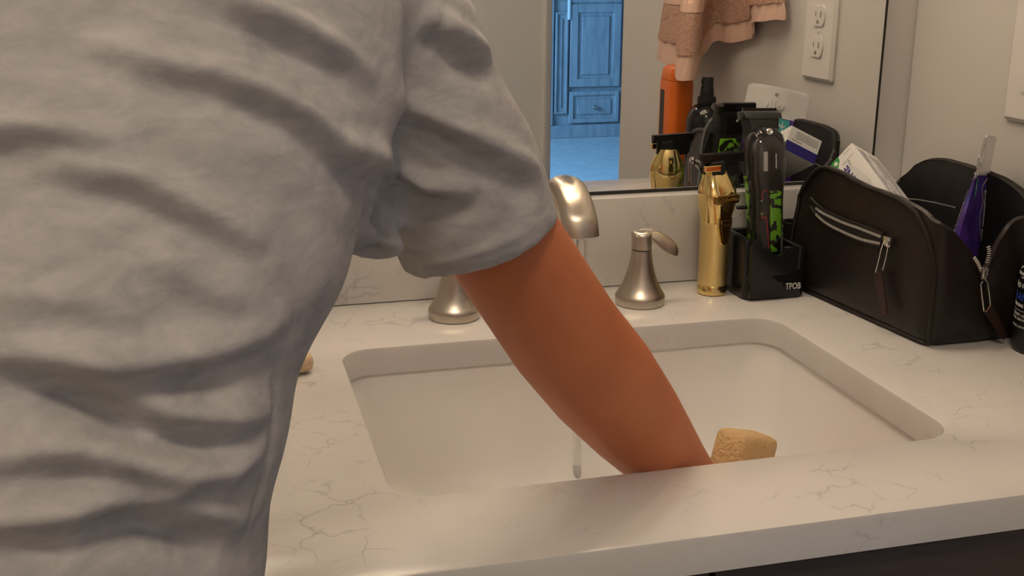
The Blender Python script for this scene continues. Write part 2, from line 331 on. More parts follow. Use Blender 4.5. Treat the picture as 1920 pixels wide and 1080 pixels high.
# vanity light above the mirror and ceiling light
vl = empty('vanity_light', (-0.1, WY, 1.08), 'three shade vanity light bar above the mirror', 'lamp')
mk('back_plate', box(-0.45, 0.25, WY-0.03, WY-0.0005, 1.10, 1.20, 0.006), nick, vl)
for x in (-0.36, -0.1, 0.16):
    ar = mk('arm', tube(crom([(x, WY-0.03, 1.15), (x, WY-0.09, 1.16), (x, WY-0.13, 1.15)], 5), 0.008, 10), nick, vl)
    mk('shade', loft([[(x+r*math.cos(a), WY-0.13+r*math.sin(a), z) for a in [2*math.pi*k/20 for k in range(20)]] for r, z in ((0.02, 1.15), (0.045, 1.14), (0.055, 1.09), (0.058, 1.05))], True, False), glassw, vl)
    pl = bpy.data.lights.new('vanity_bulb', 'POINT'); pl.energy = VANITY_W; pl.color = WARM; pl.shadow_soft_size = 0.05
    po = bpy.data.objects.new('vanity_bulb', pl); COL.objects.link(po); po.location = Vector((x, WY-0.13, 1.02)) + OFF
cl = empty('ceiling_light', (-0.36, -1.45, ZC-0.06), 'flush round ceiling light with a frosted dome', 'lamp')
mk('dome', lathe([(0.002, ZC-0.075), (0.08, ZC-0.07), (0.14, ZC-0.045), (0.16, ZC-0.012)], (-0.36, -1.45, 0)), glassw, cl)
mk('rim', lathe([(0.162, ZC-0.014), (0.172, ZC-0.012), (0.172, ZC-0.0006), (0.1, ZC-0.0006)], (-0.36, -1.45, 0)), nick, cl)
al = bpy.data.lights.new('ceiling_bulb', 'AREA'); al.shape = 'DISK'; al.size = 0.34; al.energy = CEIL_W; al.color = WARM
ao = bpy.data.objects.new('ceiling_bulb', al); COL.objects.link(ao); ao.location = Vector((-0.36, -1.45, ZC-0.08)) + OFF

# ---------------------------------------------------------------- faucet set
HY = -0.0666
sp = empty('faucet', (0, HY, 0), 'brushed nickel widespread faucet with arched spout and two lever handles', 'faucet')
def handle(x, s):
    bp = [(0.0255, 0.0004), (0.0262, 0.001), (0.0268, 0.0085), (0.0262, 0.0105), (0.0245, 0.013), (0.0215, 0.018), (0.0185, 0.024), (0.0160, 0.031), (0.0138, 0.039), (0.0122, 0.047), (0.0112, 0.054), (0.0108, 0.0592), (0.0098, 0.0596)]
    o = mk('handle', lathe(bp, (x, HY, 0), 40), nick, sp)
    mk('collar', lathe([(0.0098, 0.0600), (0.0108, 0.0604), (0.0110, 0.074), (0.0102, 0.0768), (0.0080, 0.0790), (0.003, 0.0800)], (x, HY, 0), 32), nick, o)
    pts = [(-0.0085, 0.0745, 0.009), (0.0, 0.0768, 0.0105), (0.010, 0.0755, 0.0100), (0.019, 0.0705, 0.0098), (0.027, 0.0655, 0.0108), (0.034, 0.0610, 0.0096), (0.0385, 0.0585, 0.0060), (0.040, 0.0575, 0.002)]
    rings = []
    P = [Vector((a, 0, b)) for a, b, c in pts]
    for i, (a, b, c) in enumerate(pts):
        t = (P[min(i+1, 7)]-P[max(i-1, 0)]).normalized(); nrm = Vector((-t.z, 0, t.x)); th = 0.0036 if i < 6 else 0.0022 - 0.0012*(i-6)
        rings.append([(x + s*(a+nrm.x*th*math.sin(q_)), HY - 0.10*a + (1-0.45*min(1, i/3))*c*math.cos(q_), b+nrm.z*th*math.sin(q_) + (0.8*c*math.cos(q_) if i > 2 else 0.26*i*c*math.cos(q_)) - (0.0022*math.cos(q_)**2 if 2 < i < 7 else 0)) for q_ in [2*math.pi*k/20 for k in range(20)]])
    mk('lever', loft(rings), nick, o, smooth=60)
handle(-0.1016, -1)
handle(0.1016, 1)
mk('flare_base', lathe([(0.0275, 0.0004), (0.0285, 0.002), (0.0288, 0.009), (0.0265, 0.012), (0.0215, 0.022), (0.0175, 0.035), (0.0155, 0.05), (0.0148, 0.066)], (0, HY, 0), 40), nick, sp)
path = crom([(0, HY, 0.060), (0, HY-0.001, 0.085), (0, HY-0.012, 0.114), (0, HY-0.035, 0.136), (0, HY-0.060, 0.1405), (0, HY-0.081, 0.131), (0, HY-0.0955, 0.1165), (0, HY-0.1005, 0.1035)], 5)
rings = []
for i, p in enumerate(path):
    t = (path[min(i+1, len(path)-1)]-path[max(i-1, 0)]).normalized(); t = Vector((0, 0, -1)) if i == len(path)-1 else t; nn = Vector((1, 0, 0)); bb = t.cross(nn)
    u_ = i/(len(path)-1); hw = 0.0145 + 0.0025*u_; hh = 0.0145 - 0.0035*u_
    ring = []
    for k in range(28):
        a = 2*math.pi*k/28; cc, ss = math.cos(a), math.sin(a)
        rr = 1 + 0.06*math.cos(2*a) - (0.10*math.exp(-((a-math.pi*1.5)/0.22)**2) if u_ > 0.15 else 0)*0
        ring.append(p + nn*hw*cc*rr + bb*hh*ss*rr)
    rings.append(ring)
mk('spout', loft(rings), nick, sp)
mk('aerator', lathe([(0.0075, 0.1022), (0.0078, 0.1030), (0.0075, 0.1040)], (0, HY-0.1015, 0), 20), chrome, sp)
wst = mk('water_stream', lathe([(0.0035, ZB+0.003), (0.0045, ZB+0.006), (0.0036, -0.10), (0.0042, 0.0), (0.0055, 0.1016)], (0.001, HY-0.1015, 0), 14), water)
top(wst, 'thin clear stream of tap water falling into the sink', 'water')
soap = mk('soap_bar', xf(box(-0.060, 0.006, -0.019, 0.019, 0.0004, 0.019, 0.008, 4), Matrix.Translation((-0.266, -0.182, 0)) @ Matrix.Rotation(0.25, 4, 'Z')), cream)
top(soap, 'cream bar of soap on the countertop beside the grey shirt', 'soap')
spg = mk('sponge', xf(box(-0.03, 0.03, -0.017, 0.017, -0.024, 0.024, 0.008, 3), Matrix.Translation((0.113, -0.303, -0.077)) @ Matrix.Rotation(0.5, 4, 'Z') @ Matrix.Rotation(0.35, 4, 'Y')), spong)
top(spg, 'beige sponge held inside the white sink basin', 'sponge')

# ---------------------------------------------------------------- gold trimmer
TX, TY = 0.1929, -0.0497
FA = math.radians(-76)                 # the badge looks this way (toward +x, a little toward the room)
fdir = Vector((math.cos(FA), math.sin(FA), 0)); sdir = Vector((-math.sin(FA), math.cos(FA), 0))
tr = empty('hair_trimmer', (TX, TY, 0), 'polished gold cordless hair trimmer standing upright by the backsplash', 'trimmer')
mk('base_cap', lathe([(0.0150, 0.0004), (0.0160, 0.0012), (0.0162, 0.0105), (0.0158, 0.0112)], (TX, TY, 0), 40), gold, tr)
mk('knurled_grip', lathe([(0.0158, 0.0113), (0.0160, 0.012), (0.0158, 0.045), (0.0162, 0.078), (0.0163, 0.0812), (0.0158, 0.0816)], (TX, TY, 0), 48), goldk, tr)
def hring(z, rx, ry, off, pw=2.6, n=32):
    out = []
    for k in range(n):
        a = 2*math.pi*k/n; c_, s_ = math.cos(a), math.sin(a)
        px = rx*math.copysign(abs(c_)**(2/pw), c_); py = ry*math.copysign(abs(s_)**(2/pw), s_)
        out.append(Vector((TX, TY, z)) + fdir*(px+off) + sdir*py)
    return out
hd = mk('polished_head', loft([hring(0.0818, 0.0160, 0.0160, 0, 2), hring(0.0845, 0.0165, 0.0165, 0, 2), hring(0.096, 0.0175, 0.0185, 0.0005, 2.4), hring(0.108, 0.0178, 0.0205, 0.001), hring(0.116, 0.0165, 0.0205, 0.0), hring(0.126, 0.0130, 0.0170, -0.0020), hring(0.136, 0.0095, 0.0125, -0.0040), hring(0.1385, 0.0080, 0.0110, -0.0045)]), gold, tr, smooth=28)
def ftr(z, off, s=0): return basis(Vector((TX, TY, z)) + fdir*off + sdir*s, sdir, Vector((0, 0, 1)), fdir)
bd = mk('badge', xf(loft([rring(-0.0165, 0.0165, -0.005, 0.005, 0.003, -0.004, 4), rring(-0.0165, 0.0165, -0.005, 0.005, 0.003, 0.0014, 4), rring(-0.0155, 0.0155, -0.004, 0.004, 0.0025, 0.0020, 4)]), ftr(0.1085, 0.0178) @ Matrix.Scale(0.95, 4)), goldd, tr)
mk('lettering', xf(text_geo('BaBylissPRO', 0.0056, 0.0003, bold=0.0001), ftr(0.1085, 0.0198)), gold, bd, False)
mk('badge_panel', xf(prism([(-0.0085, 0.004), (0.0085, 0.004), (0.007, -0.013), (-0.007, -0.013)], 0.0012, Matrix.Identity(4)), ftr(0.0985, 0.0166)), goldd, tr, False)
sw = mk('switch_plate', xf(prism([(-0.0088, 0.010), (0.0088, 0.010), (0.0088, 0.003), (0.0042, -0.0165), (0.002, -0.019), (-0.002, -0.019), (-0.0042, -0.0165), (-0.0088, 0.003)], 0.0022, Matrix.Identity(4)), ftr(0.0775, 0.0152)), gold, tr, False)
mk('switch_slot', xf(prism([(-0.0055, 0.003), (0.0055, 0.003), (0.0025, -0.013), (-0.0025, -0.013)], 0.0006, Matrix.Identity(4)), ftr(0.076, 0.0173)), goldd, sw, False)
mk('slide_switch', xf(box(-0.0065, 0.0065, -0.0022, 0.0022, 0, 0.0022, 0.0006), ftr(0.0838, 0.0165)), goldd, sw, False)
# t-shaped blade, its flat guard turned to the mirror
bl = mk('blade_neck', join(xf(box(-0.0075, 0.0075, -0.008, 0.008, 0, 0.014, 0.001), Matrix.Translation((TX-0.002, TY, 0.1335)) @ Matrix.Rotation(math.radians(-6), 4, 'Y'))), blkm, tr, False)
Mg = Matrix.Translation((TX+0.0045, TY+0.006, 0.150)) @ Matrix.Rotation(math.radians(-2), 4, 'Y') @ Matrix.Rotation(math.radians(90), 4, 'X')
gp = [(-0.025, 0.0055), (0.025, 0.0055), (0.025, -0.0015), (0.020, -0.0025), (0.0205, -0.0165), (0.017, -0.0195), (0.006, -0.0195), (0.005, -0.0165), (0.003, -0.0165), (0.003, -0.027), (-0.003, -0.027), (-0.003, -0.0165), (-0.005, -0.0165), (-0.006, -0.0195), (-0.017, -0.0195), (-0.0205, -0.0165), (-0.020, -0.0025), (-0.025, -0.0015)]
mk('blade_guard', prism(gp, 0.0035, Mg), blk, tr, False)
mk('t_blade', xf(box(-0.0245, 0.0245, -0.0045, 0.0055, 0.004, 0.0085, 0.0006), Mg), blkg, tr, False)
mk('blade_clamp', xf(box(-0.0235, -0.005, -0.0125, -0.0055, 0.009, 0.0145, 0.001), Mg), gold, tr, False)
mb = Matrix.Translation((TX, TY, 0)) @ Matrix.Rotation(math.pi, 4, 'Z')
cb = basis(Vector((TX, TY+0.0195, 0.1095)), (-1, 0, 0), (0, 0, 1), (0, 1, 0))
ringm = loft([[(r*math.cos(a), r*math.sin(a), z) for a in [2*math.pi*k/24 for k in range(24)]] for r, z in ((0.0042, 0), (0.0048, 0), (0.0048, 0.0004), (0.0042, 0.0004))], closed=True)
mk('approval_mark', xf(join(ringm, text_geo('VB', 0.0052, 0.0002), xf(text_geo('- - - -  - - -', 0.0035, 0.0002), Matrix.Translation((0, 0.009, 0)))), cb), goldd, tr, False)

# ---------------------------------------------------------------- charging dock and clipper
DX0, DX1, DY0, DY1 = 0.2135, 0.2865, -0.0905, -0.0065
dk = empty('charging_dock', ((DX0+DX1)/2, (DY0+DY1)/2, 0), 'glossy black charging dock holding the see-through hair clipper', 'dock')
mk('base', loft([rring(DX0+0.001, DX1-0.001, DY0+0.001, DY1, 0.012, 0.0004), rring(DX0, DX1, DY0, DY1, 0.012, 0.002), rring(DX0+0.0005, DX1-0.0005, DY0+0.001, DY1, 0.012, 0.026), rring(DX0+0.002, DX1-0.002, DY0+0.004, DY1, 0.012, 0.030)]), blkg, dk)
mk('side_wall', box(DX0+0.0004, DX0+0.0095, DY0+0.007, DY1, 0.004, 0.067, 0.003), blkg, dk)
mk('side_wall', box(DX1-0.0095, DX1-0.0004, DY0+0.007, DY1, 0.004, 0.0560, 0.003), blkg, dk)
vp = [(DX0+0.004, 0.004), (DX0+0.0035, 0.060), (DX0+0.0055, 0.0655), (DX0+0.0100, 0.0670), (DX0+0.0130, 0.0645), (0.2330, 0.0430), (0.2420, 0.0270), (0.2510, 0.0205), (0.2560, 0.0190), (0.2570, 0.004)]
wv = mk('front_wing', prism(vp, 0.0085, basis(Vector((0, DY0+0.006, 0)), (1, 0, 0), (0, 0, 1), (0, -1, 0))), blkg, dk, 30)
# front cradle with a half round notch
cr = [(-0.0245, 0.0), (-0.0245, 0.030)] + [(-0.009, 0.030)] + [(0.009*math.cos(a), 0.030+0.009*math.sin(a)) for a in [math.pi*(1+k/10) for k in range(1, 10)]] + [(0.009, 0.030), (0.0245, 0.030), (0.0245, 0.0)]
mk('front_cradle', prism(cr, 0.007, basis(Vector((0.2495, -0.0835, 0.027)), (1, 0, 0), (0, 0, 1), (0, -1, 0))), blkg, dk, 30)
mk('back_wall', box(DX0+0.010, DX1-0.010, DY1-0.010, DY1, 0.028, 0.062, 0.002), blkg, dk)
mk('lettering', xf(text_geo('TPOB', 0.0098, 0.0003, bold=0.0002), basis(Vector((0.2700, DY0+0.00035, 0.0135)), (1, 0, 0), (0, 0, 1), (0, -1, 0)) @ Matrix.Diagonal((0.75, 1, 1, 1))), silver, dk, False)
cup = loft([[(0.3005+r*math.cos(a), -0.026+r*math.sin(a), z) for a in [2*math.pi*k/28 for k in range(28)]] for r, z in ((0.0125, 0.0005), (0.0135, 0.002), (0.0135, 0.0695), (0.0125, 0.0705), (0.0115, 0.0695), (0.0115, 0.006))])
CO = Vector((0.2515, -0.058, 0.037)); CA = Vector((0.004, 0.030, 0.137)).normalized(); CXv = (Vector((1, 0.0, 0)) - CA*CA.x).normalized(); CY = CA.cross(CXv)
CM = basis(CO, CXv, CY, CA)
cp = empty('hair_clipper', CO, 'see-through hair clipper with green camouflage print standing in the dock', 'clipper')
def cring(z, hw, yf, yb, pw=3.0, n=32, fr=False):
    out = []
    for k in range(n):
        a = 2*math.pi*k/n; c_, s_ = math.cos(a), math.sin(a)
        x = hw*math.copysign(abs(c_)**(2/pw), c_); y = math.copysign(abs(s_)**(2/pw), s_)
        y = y*yb if s_ > 0 else y*yf
        out.append(CM @ Vector((x, y, z)))
    return out
H = [(0.000, 0.0165, 0.6), (0.010, 0.0185, 0.75), (0.035, 0.0190, 0.85), (0.060, 0.0185, 0.9), (0.078, 0.0195, 0.95), (0.092, 0.0220, 1.0), (0.112, 0.0232, 1.0), (0.126, 0.0222, 0.95), (0.136, 0.0190, 0.82), (0.1425, 0.0130, 0.6), (0.1450, 0.006, 0.35)]
mk('camouflage_shell', loft([cring(z, w_*0.97, 0.0005, 0.020*d_+0.002) for z, w_, d_ in H[:6]]), camo, cp)
mk('upper_shell', loft([cring(z+0.0003, w_*0.97, 0.0005, 0.020*d_+0.002) for z, w_, d_ in H[5:9]]), blkm, cp)
mk('camouflage_plate', xf(box(-0.013, 0.011, 0.0195, 0.0228, 0.094, 0.124, 0.0015), CM), camo, cp)
mk('clear_cover', loft([cring(z, w_, 0.0195*d_, -0.0008, 2.6) for z, w_, d_ in H]), clear, cp)
inn = [(0.006, 0.0125, 0.5), (0.045, 0.0140, 0.7), (0.075, 0.0145, 0.75), (0.09, 0.0165, 0.8), (0.115, 0.0172, 0.8), (0.126, 0.0150, 0.65), (0.133, 0.010, 0.4)]
mk('motor_block', loft([[CM @ Vector((x, y, z)) for x, y in rrect(-hw, hw, -0.0125*d_, -0.0018, 0.004, 4)] for z, hw, d_ in inn]), lcd, cp)
mk('camouflage_insert', xf(box(-0.0005, 0.0125, -0.0122, -0.0085, 0.008, 0.076, 0.0015), CM), camo, cp)
mk('motor_slot', xf(join(box(-0.007, -0.0025, -0.0112, -0.0095, 0.096, 0.117, 0.0008), box(0.006, 0.0073, -0.0112, -0.0095, 0.099, 0.115, 0.0004)), CM), silver, cp, False)
mk('wire', tube([CM @ Vector(p) for p in crom([(-0.003, -0.0125, 0.076), (-0.008, -0.0135, 0.0745), (-0.0105, -0.0140, 0.070), (-0.0098, -0.0140, 0.064)], 4)], 0.0006, 6), red, cp)
mk('wire', tube([CM @ Vector(p) for p in crom([(-0.0110, -0.0135, 0.048), (-0.0095, -0.0140, 0.045), (-0.007, -0.0140, 0.046), (-0.0055, -0.0135, 0.044), (-0.003, -0.0140, 0.012)], 4)], 0.0006, 6), red, cp)
for z in (0.064, 0.050): mk('screw', xf(lathe([(0.0015, -0.001), (0.0015, 0.0006), (0.0006, 0.0009)], (0, 0, 0), 10), CM @ Matrix.Translation((-0.0105, -0.0142, z)) @ Matrix.Rotation(math.pi/2, 4, 'X')), chrome, cp)
mk('cover_screw', xf(lathe([(0.0042, -0.002), (0.0042, 0.0006), (0.003, 0.0012), (0.001, 0.0006)], (0, 0, 0), 16), CM @ Matrix.Translation((0.0, -0.0128, 0.1385)) @ Matrix.Rotation(math.radians(70), 4, 'X')), chrome, cp)
mk('hanging_hook', xf(tube(crom([(-0.006, -0.006, 0.004), (-0.005, -0.008, -0.006), (0, -0.009, -0.009), (0.005, -0.008, -0.006), (0.006, -0.006, 0.004)], 4), 0.0016, 8), CM), chrome, cp)
mk('power_button', xf(lathe([(0.0022, 0), (0.0022, 0.011), (0.0016, 0.012)], (0, 0, 0), 12), CM @ Matrix.Translation((-0.0180, 0.008, 0.0575)) @ Matrix.Rotation(-math.pi/2, 4, 'Y')), blk, cp)
mk('taper_lever', tube([CM @ Vector(p) for p in crom([(-0.0225, 0.012, 0.128), (-0.0255, 0.014, 0.112), (-0.0265, 0.015, 0.096), (-0.024, 0.015, 0.086)], 4)], [0.0025]*13, 8), blk, cp)
mk('lever_knob', tube([CM @ Vector(p) for p in [(-0.028, 0.015, 0.087), (-0.0245, 0.015, 0.080)]], 0.0034, 10), blk, cp)
mk('blade_housing', loft([[CM @ Vector((x, y, z)) for x, y in rrect(-hw, hw, -fy, by, 0.003, 3)] for z, hw, fy, by in ((0.128, 0.0165, 0.004, 0.019), (0.145, 0.017, 0.003, 0.021), (0.157, 0.0190, 0.000, 0.022))]), blkm, cp)
bb_ = mk('blade', loft([[CM @ Vector((x, y, z)) for x, y in rrect(-hw, hw, -fy, by, 0.0012, 2)] for z, hw, fy, by in ((0.154, 0.0215, 0.0015, 0.021), (0.160, 0.0222, -0.002, 0.022), (0.163, 0.0222, -0.008, 0.0215))]), blkg, cp)
mk('blade_cover', prism([(-0.020, 0.015), (0.020, 0.015), (0.0215, 0.006), (0.012, -0.004), (0.0085, -0.022), (-0.0085, -0.022), (-0.012, -0.004), (-0.0215, 0.006)], 0.004, CM @ basis(Vector((0.004, 0.0215, 0.152)), (1, 0, 0), (0, 0, 1), (0, -1, 0))), blk, cp, False)
mk('cover_rivet', xf(lathe([(0.0016, -0.0002), (0.0016, 0.0006), (0.0006, 0.001)], (0, 0, 0), 12), CM @ Matrix.Translation((0.004, 0.0216, 0.146)) @ Matrix.Rotation(-math.pi/2, 4, 'X')), silver, cp)
cu = mk('plastic_cup', cup, blkm); top(cu, 'small matte black cup between the charging dock and the leather bag', 'cup')

# ---------------------------------------------------------------- leather wash bag
A_, B_, C_, D_ = Vector((0.3165, -0.040, 0)), Vector((0.314, -0.274, 0)), Vector((0.424, -0.270, 0)), Vector((0.424, -0.045, 0))
A_.x = 0.289
def frontx(y): return 0.289 + 0.025*(-0.040-y)/0.234
bagc = Vector((0.36, -0.16, 0.0004))
bag = empty('toiletry_bag', bagc, 'dark brown leather toiletry bag standing open on the countertop', 'bag')
rc = 0.016
def corner(P, a, b):
    a = (a-P).normalized(); b = (b-P).normalized(); c0 = P + a*rc; c1 = P + b*rc
    return [(c0*(1-t)*(1-t) + P*2*t*(1-t) + c1*t*t) for t in [k/6 for k in range(7)]]
plan = []; tagp = []
def edge(P, Q, n, tg):
    d = (Q-P).normalized(); L = (Q-P).length
    for k in range(n): plan.append(P + d*(rc + (L-2*rc)*(k+0.5)/n)); tagp.append(tg)
def cnr(P, a, b, tg):
    for p in corner(P, a, b): plan.append(p); tagp.append(tg)
cnr(A_, D_, B_, 'f'); edge(A_, B_, 26, 'f'); cnr(B_, A_, C_, 'e'); edge(B_, C_, 20, 'e'); cnr(C_, B_, D_, 'b'); edge(C_, D_, 24, 'b'); cnr(D_, C_, A_, 'g'); edge(D_, A_, 14, 'g')
PT = [(-0.30, 0.075), (-0.273, 0.080), (-0.268, 0.092), (-0.257, 0.108), (-0.237, 0.1268), (-0.209, 0.1332), (-0.1, 0.2)]
FT = [(-0.30, 0.1195), (-0.268, 0.121), (-0.257, 0.1240), (-0.237, 0.1295), (-0.209, 0.1335), (-0.16, 0.1355), (-0.12, 0.1425), (-0.092, 0.1440), (-0.07, 0.1335), (-0.06, 0.1140), (-0.05, 0.101), (-0.03, 0.097)]
ET = [(0.30, 0.121), (0.314, 0.120), (0.322, 0.1165), (0.334, 0.1095), (0.345, 0.0985), (0.357, 0.0865), (0.365, 0.0720), (0.3695, 0.0665), (0.374, 0.074), (0.380, 0.092), (0.390, 0.112), (0.402, 0.122), (0.415, 0.122), (0.43, 0.120)]
BT = [(-0.28, 0.118), (-0.262, 0.121), (-0.245, 0.130), (-0.217, 0.143), (-0.17, 0.147), (-0.102, 0.1475), (-0.06, 0.140), (-0.035, 0.125)]
GT = [(0.28, 0.097), (0.30, 0.094), (0.32, 0.082), (0.345, 0.070), (0.37, 0.080), (0.40, 0.105), (0.43, 0.125)]
def tab(t, x):
    return float(np.interp(x, [a for a, b in t], [b for a, b in t]))
NP = len(plan); cen = sum(plan, Vector())/NP
hs = []; lean = []
for p, tg in zip(plan, tagp):
    hs.append(tab({'f': FT, 'e': ET, 'b': BT, 'g': GT}[tg], p.y if tg in 'fb' else p.x))
    lean.append({'f': -0.001, 'e': -0.002, 'b': 0.010, 'g': -0.004}[tg])
for it in range(3):
    hs = [hs[i]*0.6 + 0.2*(hs[i-1]+hs[(i+1) % NP]) if tagp[i] in 'bg' else hs[i] for i in range(NP)]
for it in range(2): hs = [hs[i]*0.6 + 0.2*(hs[i-1]+hs[(i+1) % NP]) for i in range(NP)]
for it in range(6): lean = [(lean[i-1]+lean[i]*2+lean[(i+1) % NP])/4 for i in range(NP)]
def nrm(i):
    t = plan[(i+1) % NP]-plan[i-1]; n = Vector((t.y, -t.x, 0)).normalized()
    return n if n.dot(plan[i]-cen) > 0 else -n
NRM = [nrm(i) for i in range(NP)]
def bagpt(i, v_, inset=0.0):
    b = 0.0045*math.sin(math.pi*min(1, v_*1.15)) + lean[i]*v_*v_
    wr = 0.0012*math.sin(i*1.7+v_*9)*v_
    foot = -0.006*(1-min(1, v_/0.08))**2
    return plan[i] + NRM[i]*(b+foot+wr*0.5-inset) + Vector((0, 0, 0.0006 + hs[i]*v_ + (0.003 if inset and v_ < 0.01 else 0)))
vv_ = [0.0, 0.02, 0.05, 0.12, 0.25, 0.4, 0.55, 0.7, 0.82, 0.92, 1.0]
rings = [[bagpt(i, t) for i in range(NP)] for t in vv_]
# rolled edge at the mouth
rings.append([bagpt(i, 1.0) + Vector((0, 0, 0.0022)) - NRM[i]*0.0025 for i in range(NP)])
rings.append([bagpt(i, 1.0) + Vector((0, 0, 0.0005)) - NRM[i]*0.006 for i in range(NP)])
mk('shell', loft(rings, True, False), leather, bag)
rin = [[bagpt(i, 1.0, 0.0055) for i in range(NP)]] + [[bagpt(i, t, 0.0055) for i in range(NP)] for t in reversed(vv_[:-1])]
mk('lining', loft(rin, False, True), lining, bag)
def idx(tg): return [i for i in range(NP) if tagp[i] == tg]
fi = idx('f'); bi = idx('b')
def piping(ids, lft, rgt):
    P = [bagpt(lft, t) + NRM[lft]*0.001 for t in vv_[1:]] + [bagpt(i, min(1.0, (tab(PT, plan[i].y)/hs[i]) if (tagp[i] in 'fe' and plan[i].y < -0.2) else 1.0)) + NRM[i]*0.0012 for i in ids] + [bagpt(rgt, t*(0.62 if tagp[rgt] == 'e' else 1.0)) + NRM[rgt]*0.001 for t in reversed(vv_[1:])]
    Pb = [bagpt(i, 0.02) + NRM[i]*0.001 for i in reversed(ids)]
    return tube(P + Pb + [P[0]], 0.0022, 8)
mk('piping', piping(fi[6:] + idx('e')[:2], fi[5], idx('e')[3]), leather, bag)
mk('piping', piping(bi[5:-1], bi[4], bi[-1]), leather, bag)
# seam on the end gusset
es = idx('e')[6:20]
mk('gusset_seam', tube([bagpt(i, 0.0665/hs[i]) + NRM[i]*0.0002 for i in es[:10]], 0.0007, 6), lining, bag)
# front pocket zipper
def onf(x, y, out=0.0): 
    P = atf(x, y, lambda yy: frontx(yy) - 0.0055 - out); return P
upP = crom([onf(*p) for p in [(1520, 376), (1530, 386), (1544, 397), (1566, 408), (1589, 418), (1612, 426), (1633, 434), (1656, 443)]], 8)
loP = crom([onf(*p) for p in [(1520, 384), (1530, 398), (1544, 412), (1560, 423), (1578, 432), (1600, 442), (1622, 450), (1654, 457)]], 8)
mk('pocket_opening', ([p + Vector((0.0012, 0, 0)) for p in upP] + [p + Vector((0.0012, 0, 0)) for p in loP] + [p + Vector((-0.0004, 0, 0)) for p in upP] + [p + Vector((-0.0004, 0, 0)) for p in loP],
    [(k, k+1, len(upP)+k+1, len(upP)+k) for k in range(len(upP)-1)] + [(2*len(upP)+k, 2*len(upP)+k+1, 3*len(upP)+k+1, 3*len(upP)+k) for k in range(len(upP)-1)]), lining, bag, False)
mk('zipper_lip', tube([p + Vector((-0.0002, 0, 0.0022)) for p in upP], 0.0019, 8), leather, bag)
mk('zipper_lip', tube([p + Vector((-0.0002, 0, -0.0022)) for p in loP], 0.0019, 8), leather, bag)
def teeth(P, n, ax, L=0.0026, w_=0.0007):
    gs = []
    cum = [0]
    for a, b in zip(P, P[1:]): cum.append(cum[-1] + (b-a).length)
    for k in range(n):
        s = cum[-1]*(k+0.5)/n; j = max(0, min(len(P)-2, int(np.searchsorted(cum, s))-1)); f_ = (s-cum[j])/max(1e-9, cum[j+1]-cum[j])
        p = P[j].lerp(P[j+1], f_); t = (P[j+1]-P[j]).normalized(); a_ = (ax - t*ax.dot(t)).normalized(); c_ = t.cross(a_)
        gs.append(xf(box(-w_/2, w_/2, -L/2, L/2, -0.0006, 0.0006), basis(p, t, a_, c_)))
    return join(*gs)
mk('zipper_teeth', teeth([p + Vector((-0.0026, 0, -0.0004)) for p in upP[10:]], 44, Vector((0, 0, 1))), zipm, bag, False, kind='stuff')
mk('zipper_teeth', teeth([p + Vector((-0.0026, 0, 0.0004)) for p in loP[10:]], 44, Vector((0, 0, 1))), zipm, bag, False, kind='stuff')
s0 = onf(1663, 453, 0.003); fy = Vector((0.107, -0.994, 0)).normalized()
FM = basis(s0, fy, Vector((0, 0, 1)), Vector((-0.994, -0.107, 0)))
sl = mk('zipper_slider', xf(join(box(-0.006, 0.0055, -0.005, 0.005, -0.002, 0.0012, 0.0008), box(-0.003, 0.006, -0.0022, 0.0022, 0.0010, 0.0034, 0.0006)), FM), chrome, bag)
pu = [onf(*p, 0.006) for p in [(1658, 452), (1652, 470), (1646, 495), (1641, 514)]]; pv = [onf(*p, 0.006) for p in [(1665, 460), (1662, 480), (1657, 500), (1654, 510)]]
mk('pull_loop', tube(crom([pv[3]] + pv[2::-1] + [onf(1661, 449, 0.0065)] + pu, 4), 0.0007, 6), chrome, sl)
q4 = [onf(*p, 0.0062) for p in [(1641, 513), (1655, 507), (1661, 545), (1666, 588), (1657, 594), (1649, 560)]]
tb2 = Vector((-0.0022, 0, 0))
mk('leather_tab', (q4 + [p+tb2 for p in q4], [tuple(range(6)), tuple(range(6, 12))] + [(i, (i+1) % 6, 6+(i+1) % 6, 6+i) for i in range(6)]), tabm, sl, False)
# main zipper at the end gusset and inside the back panel
def one(x, y, out=0.0): return at(x, y, 1, -0.2785-out)
mk('zipper_teeth', teeth([one(*p) for p in [(1826, 482), (1833, 492), (1838, 503), (1842, 512)]], 9, Vector((1, 0, 0)), 0.003), zipm, bag, False, kind='stuff')
mk('zipper_teeth', teeth([one(*p) for p in [(1853, 461), (1855, 472), (1853, 484), (1850, 494)]], 8, Vector((1, 0, 0)), 0.0035), zipm, bag, False, kind='stuff')
es0 = one(1845, 512, 0.001)
EM = basis(es0, (1, 0, 0), (0, 0, 1), (0, -1, 0))
s2 = mk('zipper_slider', xf(join(box(-0.0035, 0.0035, -0.0055, 0.0055, -0.001, 0.002, 0.0008), box(-0.002, 0.002, -0.004, 0.004, 0.0018, 0.004, 0.0006)), EM), chrome, bag)
mk('pull_loop', tube([one(*p, 0.005) for p in [(1843, 527), (1839, 533), (1842, 560), (1845, 583), (1848, 586), (1857, 573), (1855, 550), (1851, 528), (1847, 524)]], 0.0006, 6), chrome, s2)
q4 = [one(*p, 0.0045) for p in [(1846, 587), (1857, 572), (1870, 592), (1886, 628), (1880, 637), (1860, 610)]]; tb2 = Vector((0, -0.0016, 0))
mk('leather_tab', (q4 + [p+tb2 for p in q4], [tuple(range(6)), tuple(range(6, 12))] + [(i, (i+1) % 6, 6+(i+1) % 6, 6+i) for i in range(6)]), tabm, s2, False)
ib = [at(x, y, 0, 0.4175) for x, y in [(1698, 372), (1720, 374), (1750, 379), (1792, 389)]]
